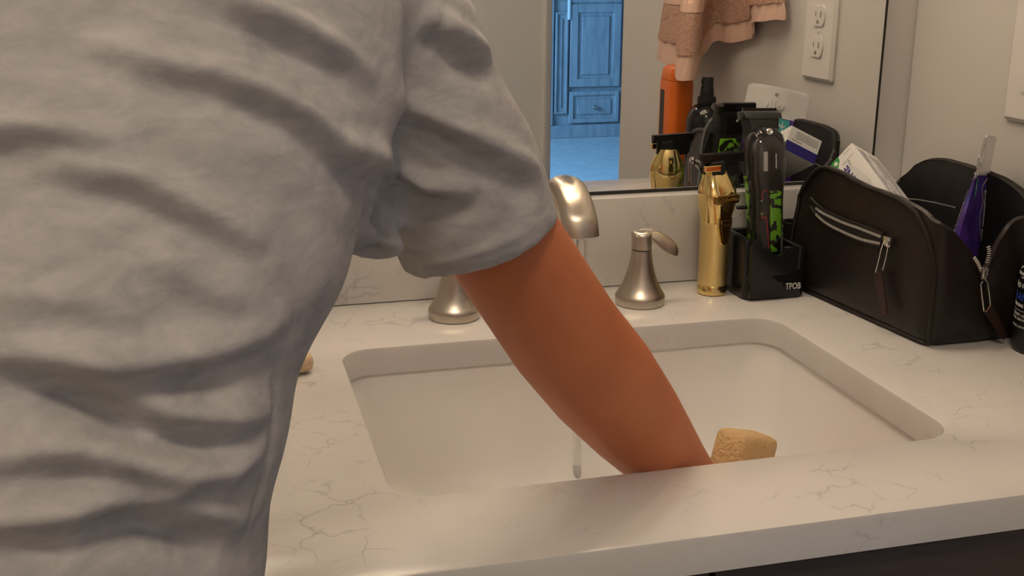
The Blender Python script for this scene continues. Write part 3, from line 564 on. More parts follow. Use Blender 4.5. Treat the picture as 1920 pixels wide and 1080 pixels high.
mk('inner_zipper', teeth(ib, 26, Vector((0, 0, 1)), 0.0012, 0.0008), zipm, bag, False, kind='stuff')

# ---------------------------------------------------------------- eye drop carton in the bag
P0 = Vector((0.3524, -0.0470, 0.1607)); QM = [(0.4766, 0.0365, -0.8784), (-0.3807, 0.9091, -0.1688), (0.7924, 0.4149, 0.4472)]
E1 = -Vector([r_[0] for r_ in QM]); E2 = -Vector([r_[1] for r_ in QM]); E3 = -Vector([r_[2] for r_ in QM])
bw, bd_, bL = 0.033, 0.044, 0.100
bx_ = empty('carton', P0 + E1*bw + E2*bL, 'white medicine carton with navy lettering tucked in the leather bag', 'box')
BM = basis(P0, E1, E2, E3)
mk('carton_body', xf(box(0, bw, 0, bL, 0, bd_, 0.0004, 1), BM), card, bx_, False)
def onface(o, x, y, z): return BM @ basis(Vector(o), x, y, z)
fz = (0, 0, -1)
eps = 0.00015
mk('lettering', xf(text_geo('SYNE', 0.0135, 0.0001, 'RIGHT', 0.0003), onface((0.0225, 0.0195, -eps), (0, -1, 0), (1, 0, 0), fz) ), navy, bx_, False)
gp = [(bw, 0), (bw, 0.017), (0.031, 0.0165), (0.028, 0.0125), (0.0255, 0.0095), (0.0225, 0.0065), (0.0215, 0.003), (0.0215, 0)]
mk('green_corner', prism(gp, eps*2, BM @ Matrix.Translation((0, 0, -eps*2))), green, bx_, False)
mk('drop_mark', prism([(0.0275, 0.003), (0.0300, 0.0045), (0.0300, 0.0075), (0.0275, 0.009), (0.0255, 0.0075), (0.0255, 0.0045)], eps*2, BM @ Matrix.Translation((0, 0, -eps*4))), whitep, bx_, False)
for k in range(4):
    cpts = crom([(0.009-0.0003*k, 0.020, 0), (0.013-0.0012*k, 0.030, 0), (0.0135-0.0022*k, 0.040, 0), (0.010-0.0018*k, 0.052, 0), (0.0065-0.0012*k, 0.064, 0), (0.007-0.001*k, 0.078, 0)], 5)
    mk('swoosh', tube([BM @ Vector((p.x+0.005, p.y-0.004, -0.00005)) for p in cpts], 0.00022, 4), greyp, bx_, False)
mk('small_print', xf(join(box(0.0045, 0.0150, 0.0042, 0.0048, -eps*2, 0), box(0.0050, 0.0230, 0.0135, 0.0140, -eps*2, 0), box(0.0130, 0.0225, 0.0158, 0.0161, -eps*2, 0)), BM), greyp, bx_, False)
random.seed(3); gs = []
for k in range(15):
    x0 = 0.0
    z_ = 0.0045 + 0.0025*k
    y_ = 0.008
    while y_ < bL-0.006:
        ln = random.uniform(0.006, 0.03)
        if random.random() < 0.88: gs.append(box(-eps*2, 0, y_, min(bL-0.004, y_+ln), z_, z_+0.0012))
        y_ += ln+0.001
mk('fine_print', xf(join(*gs), BM), greyp, bx_, False)
mk('blue_band', xf(box(0.0195, bw-0.0003, -eps*2, 0, 0.0003, bd_-0.0003), BM), navy, bx_, False)
gs = [box(0.0035+0.0021*k, 0.0042+0.0021*k, -eps*2, 0, 0.010-0.001*(k % 2), bd_-0.003) for k in range(5)]
mk('end_print', xf(join(*gs, box(0.0155, 0.0165, -eps*2, 0, 0.006, 0.020)), BM), greyp, bx_, False)

# ---------------------------------------------------------------- snack pouch in the bag
pc = Vector((0.412, -0.198, 0.189)); ux = Vector((0.725, 0.69, 0.0)).normalized()
pdn = Vector((-0.26, -0.16, -0.95)).normalized(); pdn = (pdn - ux*pdn.dot(ux)*0.6).normalized(); ux = (ux - pdn*ux.dot(pdn)).normalized(); uz = ux.cross(pdn)
PM = basis(pc, ux, pdn, uz)
pou = empty('snack_pouch', PM @ Vector((0, 0.12, 0)), 'white topped purple foil pouch sticking out of the leather bag', 'pouch')
def pouch(y0, y1, n, hw=0.043):
    V = []; F = []
    nx = 12
    for s in (1, -1):
        for j in range(n+1):
            y = y0 + (y1-y0)*j/n; th = 0.0006 + 0.010*max(0, (y-0.034)/0.09)
            for i in range(nx+1):
                x = -1+2*i/nx; h_ = hw
                if y < 0.006: h_ = hw - (0.006 - math.sqrt(max(0, 0.006**2-(0.006-y)**2)))
                wav = 0.0022*math.sin(3*x+1+y*25)
                V.append(PM @ Vector((x*h_, y + 0.0015*x*x, wav + s*th*(1-x**4)**0.5)))
    m_ = (n+1)*(nx+1)
    for s in (0, 1):
        for j in range(n):
            for i in range(nx):
                a = s*m_+j*(nx+1)+i; F.append((a, a+1, a+nx+2, a+nx+1))
    for j in range(n):
        for i in (0, nx): a = j*(nx+1)+i; F.append((a, a+nx+1, m_+a+nx+1, m_+a))
    for j in (0, n):
        for i in range(nx): a = j*(nx+1)+i; F.append((a, a+1, m_+a+1, m_+a))
    return V, F
mk('white_top', pouch(0, 0.040, 14), foilw, pou, 60); mk('purple_body', pouch(0.0401, 0.120, 16), purple, pou, 60)
def psurf(g, s, lift=0.0003):
    out = []
    for p in g[0]:
        x = -p[0] if s > 0 else p[0]; y = -p[1]; u_ = max(-1, min(1, x/0.043)); th = 0.0006 + 0.010*max(0, (y-0.034)/0.09)
        out.append(PM @ Vector((x, y + 0.0015*u_*u_, 0.0022*math.sin(3*u_+1+y*25) + s*(th*(1-u_**4)**0.5 + lift + p[2]))))
    return out, g[1]
def strip(pts, hw):
    P = crom(pts, 6); V = []; F = []
    for i, p in enumerate(P):
        t = (P[min(i+1, len(P)-1)]-P[max(0, i-1)]).normalized(); n = Vector((-t.y, t.x, 0)); V += [p+n*hw, p-n*hw]
        if i: F.append((2*i-2, 2*i-1, 2*i+1, 2*i))
    return V, F
for s in (1, -1):
    mk('hang_hole', psurf(([(0.0026*math.cos(2*math.pi*k/16), -0.0105+0.0026*math.sin(2*math.pi*k/16), 0) for k in range(16)], [tuple(range(16))]), s), greyp, pou, False)
    mk('embossed_lettering', psurf(xf(text_geo('olly', 0.014, 0.0007, bold=0.0007), Matrix.Translation((0.002, -0.0245, 0.0004)) @ Matrix.Diagonal((1.5, 1, 1, 1))), s), foilw, pou, False)
    mk('zip_ridge', psurf(box(-0.036, 0.036, -0.0365, -0.0345, 0, 0.0009), s), foilw, pou, False)
    mk('teal_patch', psurf(([(x-0.010, y, 0) for x, y in ((-0.014, -0.0408), (0.0, -0.0408), (0.002, -0.046), (-0.001, -0.056), (-0.012, -0.062), (-0.018, -0.060))], [(0, 1, 2, 3, 4, 5)]), s, 0.0006), teal, pou, False)
    mk('leaf_mark', psurf(join(strip([(-0.0175, -0.058, 0), (-0.016, -0.050, 0), (-0.0155, -0.044, 0)], 0.0007), strip([(-0.021, -0.049, 0), (-0.016, -0.051, 0), (-0.011, -0.048, 0)], 0.0009)), s, 0.0008), whitep, pou, False)
    mk('flavour_lettering', psurf(xf(text_geo('BLACKBERRY ZEN', 0.0064, 0.0001, bold=0.0001), basis((0.022, -0.080, 0.0), (0, -1, 0), (1, 0, 0), (0, 0, 1))), s, 0.0006), whitep, pou, False)
    mk('swirl', psurf(strip([(0.030, -0.041, 0), (0.010, -0.052, 0), (0.014, -0.066, 0), (0.006, -0.080, 0), (0.010, -0.100, 0)], 0.0009), s, 0.0005), silver, pou, False)
    mk('berry_patch', psurf(([(0.026+0.004*math.cos(a), -0.112+0.004*math.sin(a), 0) for a in [2*math.pi*k/14 for k in range(14)]], [tuple(range(14))]), s, 0.0006), bluep, pou, False)

# ---------------------------------------------------------------- bottles
bxc, byc, br = 0.4145, -0.3035, 0.0250
bo = empty('spray_bottle', (bxc, byc, 0), 'black printed bottle with white and blue lettering beside the bag', 'bottle')
mk('bottle_body', lathe([(0.020, 0.0004), (0.0235, 0.0012), (br, 0.005), (br, 0.088), (0.0235, 0.096), (0.018, 0.102), (0.0125, 0.105), (0.0115, 0.109)], (bxc, byc, 0), 40), blk, bo)
mk('cap', lathe([(0.0145, 0.1055), (0.0150, 0.107), (0.0150, 0.128), (0.0140, 0.130)], (bxc, byc, 0), 32), blkm, bo)
LA = math.atan2(CAM.y-byc, CAM.x-bxc) - 1.0
def wrap(g):
    out = []
    for p in g[0]:
        a = LA + p.x/br; out.append(Vector((bxc + (br+0.00015+p.z)*math.cos(a), byc + (br+0.00015+p.z)*math.sin(a), p.y)))
    return out, g[1]
rows = [('MOUNTAIN', 0.0040, 0.0755, whitep), ('- SEA -', 0.0026, 0.0722, silver), ('BALD HEAD', 0.0068, 0.0640, whitep), ('BALANCE', 0.0100, 0.0535, bluep), ('BALANCING SPRAY', 0.0042, 0.0455, whitep), ('PEPPERMINT, CEDAR,', 0.0033, 0.0365, silver), ('ROSEMARY, EUCALYPTUS', 0.0033, 0.0325, silver), ('4 FL OZ | 120 ML', 0.0030, 0.0255, silver)]
for s, sz, z, m_ in rows:
    mk('lettering', wrap(xf(text_geo(s, sz, 0.0001), Matrix.Translation((0, z, 0)))), m_, bo, False)
mtn = ([Vector(p) for p in [(-0.007, 0.0795, 0), (-0.003, 0.0835, 0), (-0.0015, 0.0825, 0), (0.002, 0.087, 0), (0.008, 0.0795, 0)]], [(0, 1, 2, 3, 4)])
mk('mountain_mark', wrap(mtn), whitep, bo, False)
mk('divider_line', wrap(join(*[box(-0.020+0.002*k, -0.018+0.002*k, 0.0405, 0.0409, 0, 0.0001) for k in range(20)])), silver, bo, False)
sx_, sy_ = 0.400, -0.400
b2 = empty('pump_bottle', (sx_, sy_, 0), 'round black bottle with a fine mist pump reflected behind the bag', 'bottle')
mk('bottle_body', lathe([(0.026, 0.0004), (0.029, 0.002), (0.030, 0.006), (0.030, 0.112), (0.0285, 0.124), (0.024, 0.134), (0.017, 0.1405), (0.0125, 0.142)], (sx_, sy_, 0), 40), blkg, b2)
mk('pump_collar', lathe([(0.0135, 0.1422), (0.0140, 0.1435), (0.0140, 0.152), (0.0120, 0.1535)], (sx_, sy_, 0), 28), blkm, b2)
mk('pump_head', join(lathe([(0.0102, 0.1537), (0.0105, 0.155), (0.0098, 0.166), (0.0088, 0.168), (0.0086, 0.180), (0.0080, 0.1815)], (sx_, sy_, 0), 24), xf(lathe([(0.002, 0), (0.002, 0.0012)], (0, 0, 0), 10), Matrix.Translation((sx_-0.0085, sy_, 0.1755)) @ Matrix.Rotation(-math.pi/2, 4, 'Y'))), blkm, b2)
ox, oy = 0.384, -0.480
b3 = empty('orange_bottle', (ox, oy, 0), 'tall flat orange plastic bottle seen in the mirror', 'bottle')
om = lambda i, r_, z: [(ox+x, oy+y, z) for x, y in rrect(-0.0195+i, 0.0195-i, -0.030+i, 0.030-i, r_, 5)]
mk('bottle_body', loft([om(0.003, 0.010, 0.0004), om(0, 0.012, 0.004), om(0, 0.012, 0.165), om(0.001, 0.012, 0.170)]), orange, b3)
mk('cap', loft([om(0.0012, 0.012, 0.1705), om(0.0008, 0.012, 0.173), om(0.003, 0.012, 0.188), om(0.007, 0.010, 0.192)]), orange, b3)
mk('label_sticker', xf(loft([rring(-0.008, 0.008, -0.045, 0.045, 0.003, 0, 4), rring(-0.008, 0.008, -0.045, 0.045, 0.003, 0.0003, 4)]), basis((ox-0.0195, oy-0.009, 0.11), (0, -1, 0), (0, 0, 1), (-1, 0, 0))), blk, b3, False)

# ---------------------------------------------------------------- wall outlet
oz = 0.262; oyc = -0.191; ph = 0.0645; pw = 0.0395
ou = empty('outlet', (XR, oyc, oz), 'white duplex outlet plate on the side wall', 'outlet')
OM = basis((XR-0.0004, oyc, oz), (0, -1, 0), (0, 0, 1), (-1, 0, 0))
mk('plate', xf(loft([rring(-pw, pw, -ph, ph, 0.003, 0, 4), rring(-pw, pw, -ph, ph, 0.003, 0.0025, 4), rring(-pw+0.004, pw-0.004, -ph+0.004, ph-0.004, 0.002, 0.0062, 4)]), OM), outletm, ou, 25)
for s in (-1, 1):
    fc = [(0.0165*math.cos(a), max(-0.0135, min(0.0135, 0.0175*math.sin(a)))) for a in [2*math.pi*k/40 for k in range(40)]]
    rc_ = mk('receptacle', prism([(x, y + s*0.0200) for x, y in fc], 0.0022, OM @ Matrix.Translation((0, 0, 0.0060))), outletm, ou, False)
    mk('slot', xf(box(-0.0075, -0.0055, -0.002, 0.006, 0, 0.0003), OM @ Matrix.Translation((0, s*0.0200, 0.0082))), slotm, rc_, False)
    mk('slot', xf(box(0.0055, 0.0070, -0.001, 0.006, 0, 0.0003), OM @ Matrix.Translation((0, s*0.0200, 0.0082))), slotm, rc_, False)
    mk('ground_hole', xf(lathe([(0.0026, 0), (0.0026, 0.0003), (0.001, 0.0003)], (0, -0.008, 0), 14), OM @ Matrix.Translation((0, s*0.0200, 0.0082))), slotm, rc_, False)
mk('screw', xf(lathe([(0.0030, 0.0060), (0.0028, 0.0075), (0.001, 0.0078)], (0, 0, 0), 14), OM), outletm, ou)

# ---------------------------------------------------------------- towel on a ring
ry_ = 2*MY-0.50; rzc = 0.50
rg = empty('towel_ring', (XR, ry_, rzc), 'brushed nickel towel ring fixed to the side wall', 'towel ring')
mk('mount', xf(lathe([(0.024, 0.0005), (0.024, 0.006), (0.012, 0.010), (0.009, 0.045), (0.006, 0.047)], (0, 0, 0), 24), basis((XR, ry_, rzc+0.08), (0, 1, 0), (0, 0, 1), (-1, 0, 0))), nick, rg)
mk('ring', tube([(XR-0.042, ry_+0.08*math.sin(2*math.pi*k/40), rzc+0.08*math.cos(2*math.pi*k/40)) for k in range(41)], 0.0045, 10), nick, rg)
TP = [(0.452, .312, .272), (0.447, .330, .272), (0.441, .355, .268), (0.444, .392, .264), (0.455, .412, .243), (0.457, .440, .236), (0.452, .480, .229), (0.440, .512, .229), (0.412, .498, .205), (0.384, .452, .181), (0.366, .440, .178), (0.358, .452, .177), (0.364, .478, .180), (0.386, .505, .184), (0.402, .560, .187), (0.406, .620, .186), (0.414, .676, .188), (0.432, .712, .192)]
tp = crom([(x, 2*MY-y, z) for x, y, z in TP], 7)
def towel_pt(p, t, th=0):
    # t=0 at the hem, 1 where the cloth gathers in the ring
    zt_ = 0.425; c = Vector((XR-0.045, ry_, 0)); k = 1-0.62*t**1.6
    x = c.x + (p.x-c.x)*k; y = c.y + (p.y-c.y)*k
    return Vector((x, y, p.z + (zt_-p.z)*t))
tnorm = []
for i in range(len(tp)):
    d = tp[min(i+1, len(tp)-1)]-tp[max(0, i-1)]; tnorm.append(Vector((-d.y, d.x, 0)).normalized())
def sheet(t0, t1, n, th):
    V = []; m_ = len(tp); F = []
    for s in (1, -1):
        for j in range(n+1):
            t = t0+(t1-t0)*j/n
            for i, p in enumerate(tp): V.append(towel_pt(p, t) + tnorm[i]*th*s + Vector((0.0008*math.sin(i*1.1+j), 0, 0)))
    o_ = (n+1)*m_
    for s in (0, 1):
        for j in range(n):
            for i in range(m_-1): a = s*o_+j*m_+i; F.append((a, a+1, a+m_+1, a+m_))
    for j in range(n):
        for i in (0, m_-1): a = j*m_+i; F.append((a, a+m_, o_+a+m_, o_+a))
    for j in (0, n):
        for i in range(m_-1): a = j*m_+i; F.append((a, a+1, o_+a+1, o_+a))
    return V, F
tw = empty('hand_towel', (XR-0.045, ry_, 0.18), 'dusty pink terry hand towel hanging from the towel ring', 'towel')
mk('hem', sheet(0, 0.15, 4, 0.0018), hemm, tw, 80); mk('terry_cloth', sheet(0.1495, 1.0, 22, 0.0042), towm, tw, 80)
mk('terry_border', sheet(0.40, 0.47, 3, 0.0050), hemm, tw, 80)

# ---------------------------------------------------------------- armoire in the bedroom
AY = -6.36; ax0, ax1, az1 = 1.94, 2.98, 1.2
am = empty('armoire', ((ax0+ax1)/2, AY-0.25, ZF), 'tall panelled armoire on the bedroom carpet seen in the mirror', 'armoire')
mk('carcass', box(ax0, ax1, AY-0.5, AY, ZF+0.09, az1), woodb, am, False)
mk('plinth', box(ax0-0.02, ax1+0.02, AY-0.5, AY+0.02, ZF, ZF+0.09, 0.006), woodb, am, False)
mk('cornice', box(ax0-0.04, ax1+0.04, AY-0.52, AY+0.04, az1, az1+0.08, 0.01), woodb, am, False)
def raised(par, x0, x1, z0, z1, fr=0.07, y=AY):
    mk('frame_rail', box(x0, x0+fr, y+0.018, y+0.032, z0, z1, 0.004), woodb, par, False); mk('frame_rail', box(x1-fr, x1, y+0.018, y+0.032, z0, z1, 0.004), woodb, par, False)
    mk('frame_rail', box(x0+fr, x1-fr, y+0.018, y+0.032, z0, z0+fr, 0.004), woodb, par, False); mk('frame_rail', box(x0+fr, x1-fr, y+0.018, y+0.032, z1-fr, z1, 0.004), woodb, par, False)
    mk('field_panel', box(x0+fr+0.025, x1-fr-0.025, y+0.0185, y+0.028, z0+fr+0.025, z1-fr-0.025, 0.006), woodb, par, False)
mk('pilaster', box(ax0+0.002, ax0+0.035, AY+0.0005, AY+0.03, ZF+0.092, az1-0.01, 0.006), woodb, am, False)
for za, zb in ((-0.70, -0.02), (0.06, 1.1)):
    fp = mk('pilaster_panel', box(ax0+0.045, ax0+0.135, AY+0.0005, AY+0.018, za, zb, 0.003), woodb, am, False)
    raised(fp, ax0+0.045, ax0+0.135, za, zb, 0.016)
for (x0, x1) in ((2.09, 2.45), (2.475, 2.835)):
    d1 = mk('door', box(x0, x1, AY+0.0005, AY+0.018, -0.52, 1.15, 0.003), woodb, am, False)
    raised(d1, x0, x1, -0.52, 0.03, 0.055); raised(d1, x0, x1, 0.04, 1.15, 0.055)
    if x0 < 2.3: mk('handle', tube([(x0-0.012, AY+0.03, z_) for z_ in (-0.07, 0.02, 0.12, 0.22)], 0.013, 10), whitep, d1)
    d2 = mk('drawer', box(x0, x1, AY+0.0005, AY+0.018, -0.765, -0.55, 0.003), woodb, am, False)
    raised(d2, x0, x1, -0.765, -0.55, 0.03)
    mk('knob', xf(lathe([(0.008, 0), (0.008, 0.014), (0.018, 0.024), (0.012, 0.034)], (0, 0, 0), 16), basis(((x0+x1)/2, AY+0.028, -0.66), (1, 0, 0), (0, 0, 1), (0, 1, 0)) @ Matrix.Rotation(0, 4, 'X')), nick, d2)

# ---------------------------------------------------------------- person bending over the sink
def sphere_chain(pts, n=16):
    # tapered limb through (point, radius) pairs with rounded ends
    P = [Vector(p) for p, r in pts]; R_ = [r for p, r in pts]
    a = (P[0]-P[1]).normalized(); b = (P[-1]-P[-2]).normalized(); PP = []; RR = []
    for k in (0.05, 0.45, 0.8): PP.append(P[0]+a*R_[0]*math.sqrt(max(0, 1-k*k))); RR.append(R_[0]*k)
    PP += P; RR += R_
    for k in (0.8, 0.45, 0.05): PP.append(P[-1]+b*R_[-1]*math.sqrt(max(0, 1-k*k))); RR.append(R_[-1]*k)
    return tube(PP, RR, n)
def ell_rings(rows, n=28):
    # rows: centre, half width along lateral axis, half depth, lateral axis
    rings = []; C = [Vector(r[0]) for r in rows]
    for i, (c, a, b, lat) in enumerate(rows):
        t = (C[min(i+1, len(C)-1)]-C[max(0, i-1)]).normalized(); l = Vector(lat); l = (l - t*l.dot(t)).normalized(); d = t.cross(l)
        rings.append([Vector(c) + l*a*math.copysign(abs(math.cos(q_))**0.85, math.cos(q_)) + d*b*math.copysign(abs(math.sin(q_))**0.9, math.sin(q_)) for q_ in [2*math.pi*k/n for k in range(n)]])
    return loft(rings)
def fuse(parts, voxel, smooth_it=6, fac=0.5):
    V, F = join(*parts); me = bpy.data.meshes.new('f'); me.from_pydata([tuple(p) for p in V], [], F)
    bm = bmesh.new(); bm.from_mesh(me); bmesh.ops.recalc_face_normals(bm, faces=bm.faces); bm.to_mesh(me); bm.free()
    o = bpy.data.objects.new('f', me); COL.objects.link(o)
    m_ = o.modifiers.new('r', 'REMESH'); m_.mode = 'VOXEL'; m_.voxel_size = voxel
    if smooth_it: s_ = o.modifiers.new('s', 'SMOOTH'); s_.factor = fac; s_.iterations = smooth_it
    dg = bpy.context.evaluated_depsgraph_get(); m2 = bpy.data.meshes.new_from_object(o.evaluated_get(dg))
    V = [vv.co.copy() for vv in m2.vertices]; F = [tuple(p.vertices) for p in m2.polygons]
    bpy.data.objects.remove(o); bpy.data.meshes.remove(me); bpy.data.meshes.remove(m2); return V, F
Sr, Er, Wr = Vector((-0.222, -0.562, 0.349)), Vector((-0.114, -0.4775, 0.115)), Vector((0.034, -0.392, -0.069))
Sl, El, Wl = Vector((-0.515, -0.555, 0.535)), Vector((-0.60, -0.47, 0.29)), Vector((-0.565, -0.345, 0.090))
TOR = [((-0.490, -0.705, -0.10), 0.155, 0.120, (1, 0, 0)), ((-0.486, -0.705, 0.00), 0.155, 0.118, (1, 0, 0)), ((-0.476, -0.695, 0.09), 0.149, 0.112, (1, 0, -0.05)), ((-0.468, -0.686, 0.130), 0.149, 0.112, (1, 0, -0.10)), ((-0.458, -0.675, 0.17), 0.148, 0.112, (1, 0, -0.15)), ((-0.447, -0.662, 0.21), 0.147, 0.112, (1, 0, -0.21)),
       ((-0.434, -0.645, 0.25), 0.157, 0.112, (1, 0, -0.28)), ((-0.405, -0.605, 0.34), 0.172, 0.108, (0.92, 0, -0.42)), ((-0.378, -0.570, 0.42), 0.150, 0.085, (0.86, 0, -0.5)), ((-0.360, -0.545, 0.475), 0.075, 0.055, (0.86, 0, -0.5))]
def hand(wr, dirv, palmn, side, curl, spread=0.10):
    # palm blob, four unequal fingers of three segments, thumb leaving the side of the palm
    d = Vector(dirv).normalized(); nrm_ = Vector(palmn); nrm_ = (nrm_ - d*nrm_.dot(d)).normalized(); lat = d.cross(nrm_)*side
    parts = [sphere_chain([(wr, 0.024), (wr+d*0.030, 0.024), (wr+d*0.055, 0.020)]), sphere_chain([(wr+d*0.035+lat*0.020, 0.014), (wr+d*0.080+lat*0.028, 0.012)]), sphere_chain([(wr+d*0.035-lat*0.018, 0.014), (wr+d*0.076-lat*0.027, 0.0115)]), sphere_chain([(wr+d*0.035, 0.016), (wr+d*0.082, 0.012)])]
    for k, (o_, ln) in enumerate(((0.029, 0.070), (0.0100, 0.080), (-0.0095, 0.074), (-0.028, 0.058))):
        p = wr + d*(0.080 if k in (1, 2) else 0.074) + lat*o_; dd = (d + lat*spread*(o_/0.03)).normalized(); ch = [(p, 0.0095)]; ang = 0
        for sgl, fr_ in enumerate((0.45, 0.30, 0.25)):
            ang += curl*(0.6 + 0.5*sgl); v_ = dd*math.cos(ang) + nrm_*math.sin(ang); p = p + v_*ln*fr_; ch.append((p, 0.0088 - 0.0009*sgl))
        parts.append(sphere_chain(ch, 12))
    p = wr + d*0.022 + lat*0.024; dd = (d*0.62 + lat*0.75 + nrm_*0.25).normalized(); ch = [(p, 0.0130)]
    for sgl, (ln, rr) in enumerate(((0.034, 0.0112), (0.028, 0.0098), (0.022, 0.0085))):
        p = p + dd*ln; ch.append((p, rr)); dd = (dd + d*0.35 + nrm_*0.25).normalized()
    parts.append(sphere_chain(ch, 12)); return parts
fdr = (Wr-Er).normalized()
arm_r = [sphere_chain([(dep(700, 75, 0.63), 0.030), (dep(765, 150, 0.645), 0.034), (dep(838, 262, 0.668), 0.036), (dep(952, 468, 0.715), 0.0372), (Er, 0.0395), (Er.lerp(Wr, 0.22), 0.0405), (Er.lerp(Wr, 0.45), 0.0370), (Er.lerp(Wr, 0.75), 0.0290), (Wr, 0.0245)], 20)]
arm_l = [sphere_chain([(Sl+Vector((0.03, 0, -0.02)), 0.058), (Sl.lerp(El, 0.4), 0.046), (El, 0.040), (El.lerp(Wl, 0.3), 0.041), (El.lerp(Wl, 0.7), 0.031), (Wl, 0.025)], 20)]
HDC = Vector((-0.315, -0.435, 0.612)); hdn = Vector((0.16, 0.42, 0.90)).normalized()      # head centre and crown direction
face = Vector((0.28, 0.62, -0.62)); face = (face - hdn*face.dot(hdn)).normalized(); ear = face.cross(hdn)
NB = Vector((-0.362, -0.548, 0.468))
def hring2(k, a, b, sh): return [HDC + hdn*k + face*(sh + b*math.cos(q_)) + ear*a*math.sin(q_) for q_ in [2*math.pi*j/24 for j in range(24)]]
head = loft([hring2(-0.118, 0.018, 0.016, 0.062), hring2(-0.110, 0.034, 0.034, 0.048), hring2(-0.085, 0.054, 0.066, 0.020), hring2(-0.055, 0.064, 0.084, 0.004), hring2(-0.02, 0.070, 0.091, 0.0), hring2(0.02, 0.075, 0.095, -0.003), hring2(0.055, 0.073, 0.092, -0.007), hring2(0.088, 0.058, 0.072, -0.010), hring2(0.108, 0.034, 0.042, -0.011), hring2(0.114, 0.012, 0.014, -0.011)])
nose = sphere_chain([(HDC+hdn*0.004+face*0.088, 0.009), (HDC-hdn*0.022+face*0.102, 0.011), (HDC-hdn*0.036+face*0.104, 0.013)], 10)
brow = sphere_chain([(HDC+hdn*0.018+face*0.082+ear*0.040, 0.007), (HDC+hdn*0.020+face*0.087, 0.006), (HDC+hdn*0.018+face*0.082-ear*0.040, 0.007)], 10)
ears = [sphere_chain([(HDC+hdn*0.016-face*0.008+ear*0.074*s, 0.012), (HDC-hdn*0.012-face*0.002+ear*0.078*s, 0.013), (HDC-hdn*0.034+face*0.006+ear*0.072*s, 0.008)], 10) for s in (1, -1)]
lips = [sphere_chain([(HDC-hdn*(0.062+0.008*k)+face*0.082+ear*0.020, 0.005), (HDC-hdn*(0.062+0.008*k)+face*0.090, 0.0065), (HDC-hdn*(0.062+0.008*k)+face*0.082-ear*0.020, 0.005)], 8) for k in (0, 1)]
neck = sphere_chain([(NB-Vector((0, 0.03, 0.05)), 0.046), (NB, 0.054), (NB.lerp(HDC, 0.5), 0.057), (HDC-hdn*0.03-face*0.02, 0.056)], 18)
HR, HL = Vector((-0.400, -0.715, -0.07)), Vector((-0.575, -0.715, -0.07))
KR, KL = Vector((-0.385, -0.675, -0.43)), Vector((-0.605, -0.690, -0.43))
AR, AL = Vector((-0.385, -0.775, -0.79)), Vector((-0.615, -0.775, -0.79))
def leg(h, k, a): return [sphere_chain([(h, 0.085), (h.lerp(k, 0.5), 0.070), (k, 0.054), (k.lerp(a, 0.3), 0.055), (k.lerp(a, 0.7), 0.040), (a, 0.034)], 18), sphere_chain([(a+Vector((0, -0.03, -0.045)), 0.030), (a+Vector((0, 0.06, -0.048)), 0.031), (a+Vector((0, 0.135, -0.056)), 0.022)], 14)]
rings_t = [(c, a-0.014, b-0.014, l) for c, a, b, l in TOR]
hand_r = hand(Wr+fdr*0.004, (0.60, 0.62, -0.46), (0.30, 0.30, 0.80), -1, 0.36)
hand_l = hand(Wl+(Wl-El).normalized()*0.004, (0.35, 0.75, -0.34), (0.0, -0.4, -0.9), 1, 0.16, 0.16)
per = empty('person', (-0.495, -0.74, ZF), 'person in a grey short sleeved shirt bending over and reaching into the sink', 'person')
body = fuse([ell_rings(rings_t)] + arm_r + arm_l + [head, nose, brow, neck] + ears + lips + hand_r + hand_l + leg(HR, KR, AR) + leg(HL, KL, AL), 0.0042, 5)
mk('body', body, skin, per, 180)
# eyes, hair, lips are small meshes of the head
for s in (1, -1):
    ec = HDC - hdn*0.002 + face*0.0815 + ear*0.030*s
    mk('eye', sphere_chain([(ec-ear*0.004, 0.0075), (ec+ear*0.004, 0.0075)], 12), eyew, per); mk('iris', sphere_chain([(ec+face*0.0040, 0.0042), (ec+face*0.0042, 0.0042)], 10), hairm, per)
hairg = fuse([loft([[HDC + hdn*k + face*(sh-0.014 + b*math.cos(q_)) + ear*a*math.sin(q_) for q_ in [2*math.pi*j/24 for j in range(24)]] for k, a, b, sh in ((-0.05, 0.050, 0.060, -0.034), (-0.02, 0.070, 0.076, -0.022), (0.015, 0.079, 0.087, -0.010), (0.05, 0.080, 0.098, 0.002), (0.09, 0.064, 0.084, 0.0), (0.113, 0.040, 0.052, -0.002), (0.122, 0.014, 0.018, -0.002))])], 0.005, 3)
mk('hair', hairg, hairm, per, 180)
# shorts
def pleg(h, k): return sphere_chain([(h+Vector((0, 0, 0.02)), 0.100), (h.lerp(k, 0.4), 0.094), (h.lerp(k, 0.85), 0.088)], 20)
sh_g = fuse([pleg(HR, KR), pleg(HL, KL), ell_rings([((-0.488, -0.715, -0.20), 0.150, 0.110, (1, 0, 0)), ((-0.488, -0.715, -0.10), 0.168, 0.126, (1, 0, 0)), ((-0.486, -0.708, -0.045), 0.158, 0.116, (1, 0, 0))])], 0.008, 4)
mk('shorts', sh_g, pants, per, 180)
def shoe(a): return fuse([sphere_chain([(a+Vector((0, -0.035, -0.042)), 0.0365), (a+Vector((0, 0.05, -0.043)), 0.038), (a+Vector((0, 0.145, -0.052)), 0.027)], 16), box(a.x-0.042, a.x+0.042, a.y-0.075, a.y+0.175, ZF+0.001, ZF+0.022, 0.01)], 0.005, 4)
for a in (AR, AL): mk('shoe', shoe(a), blkm, per, 180)
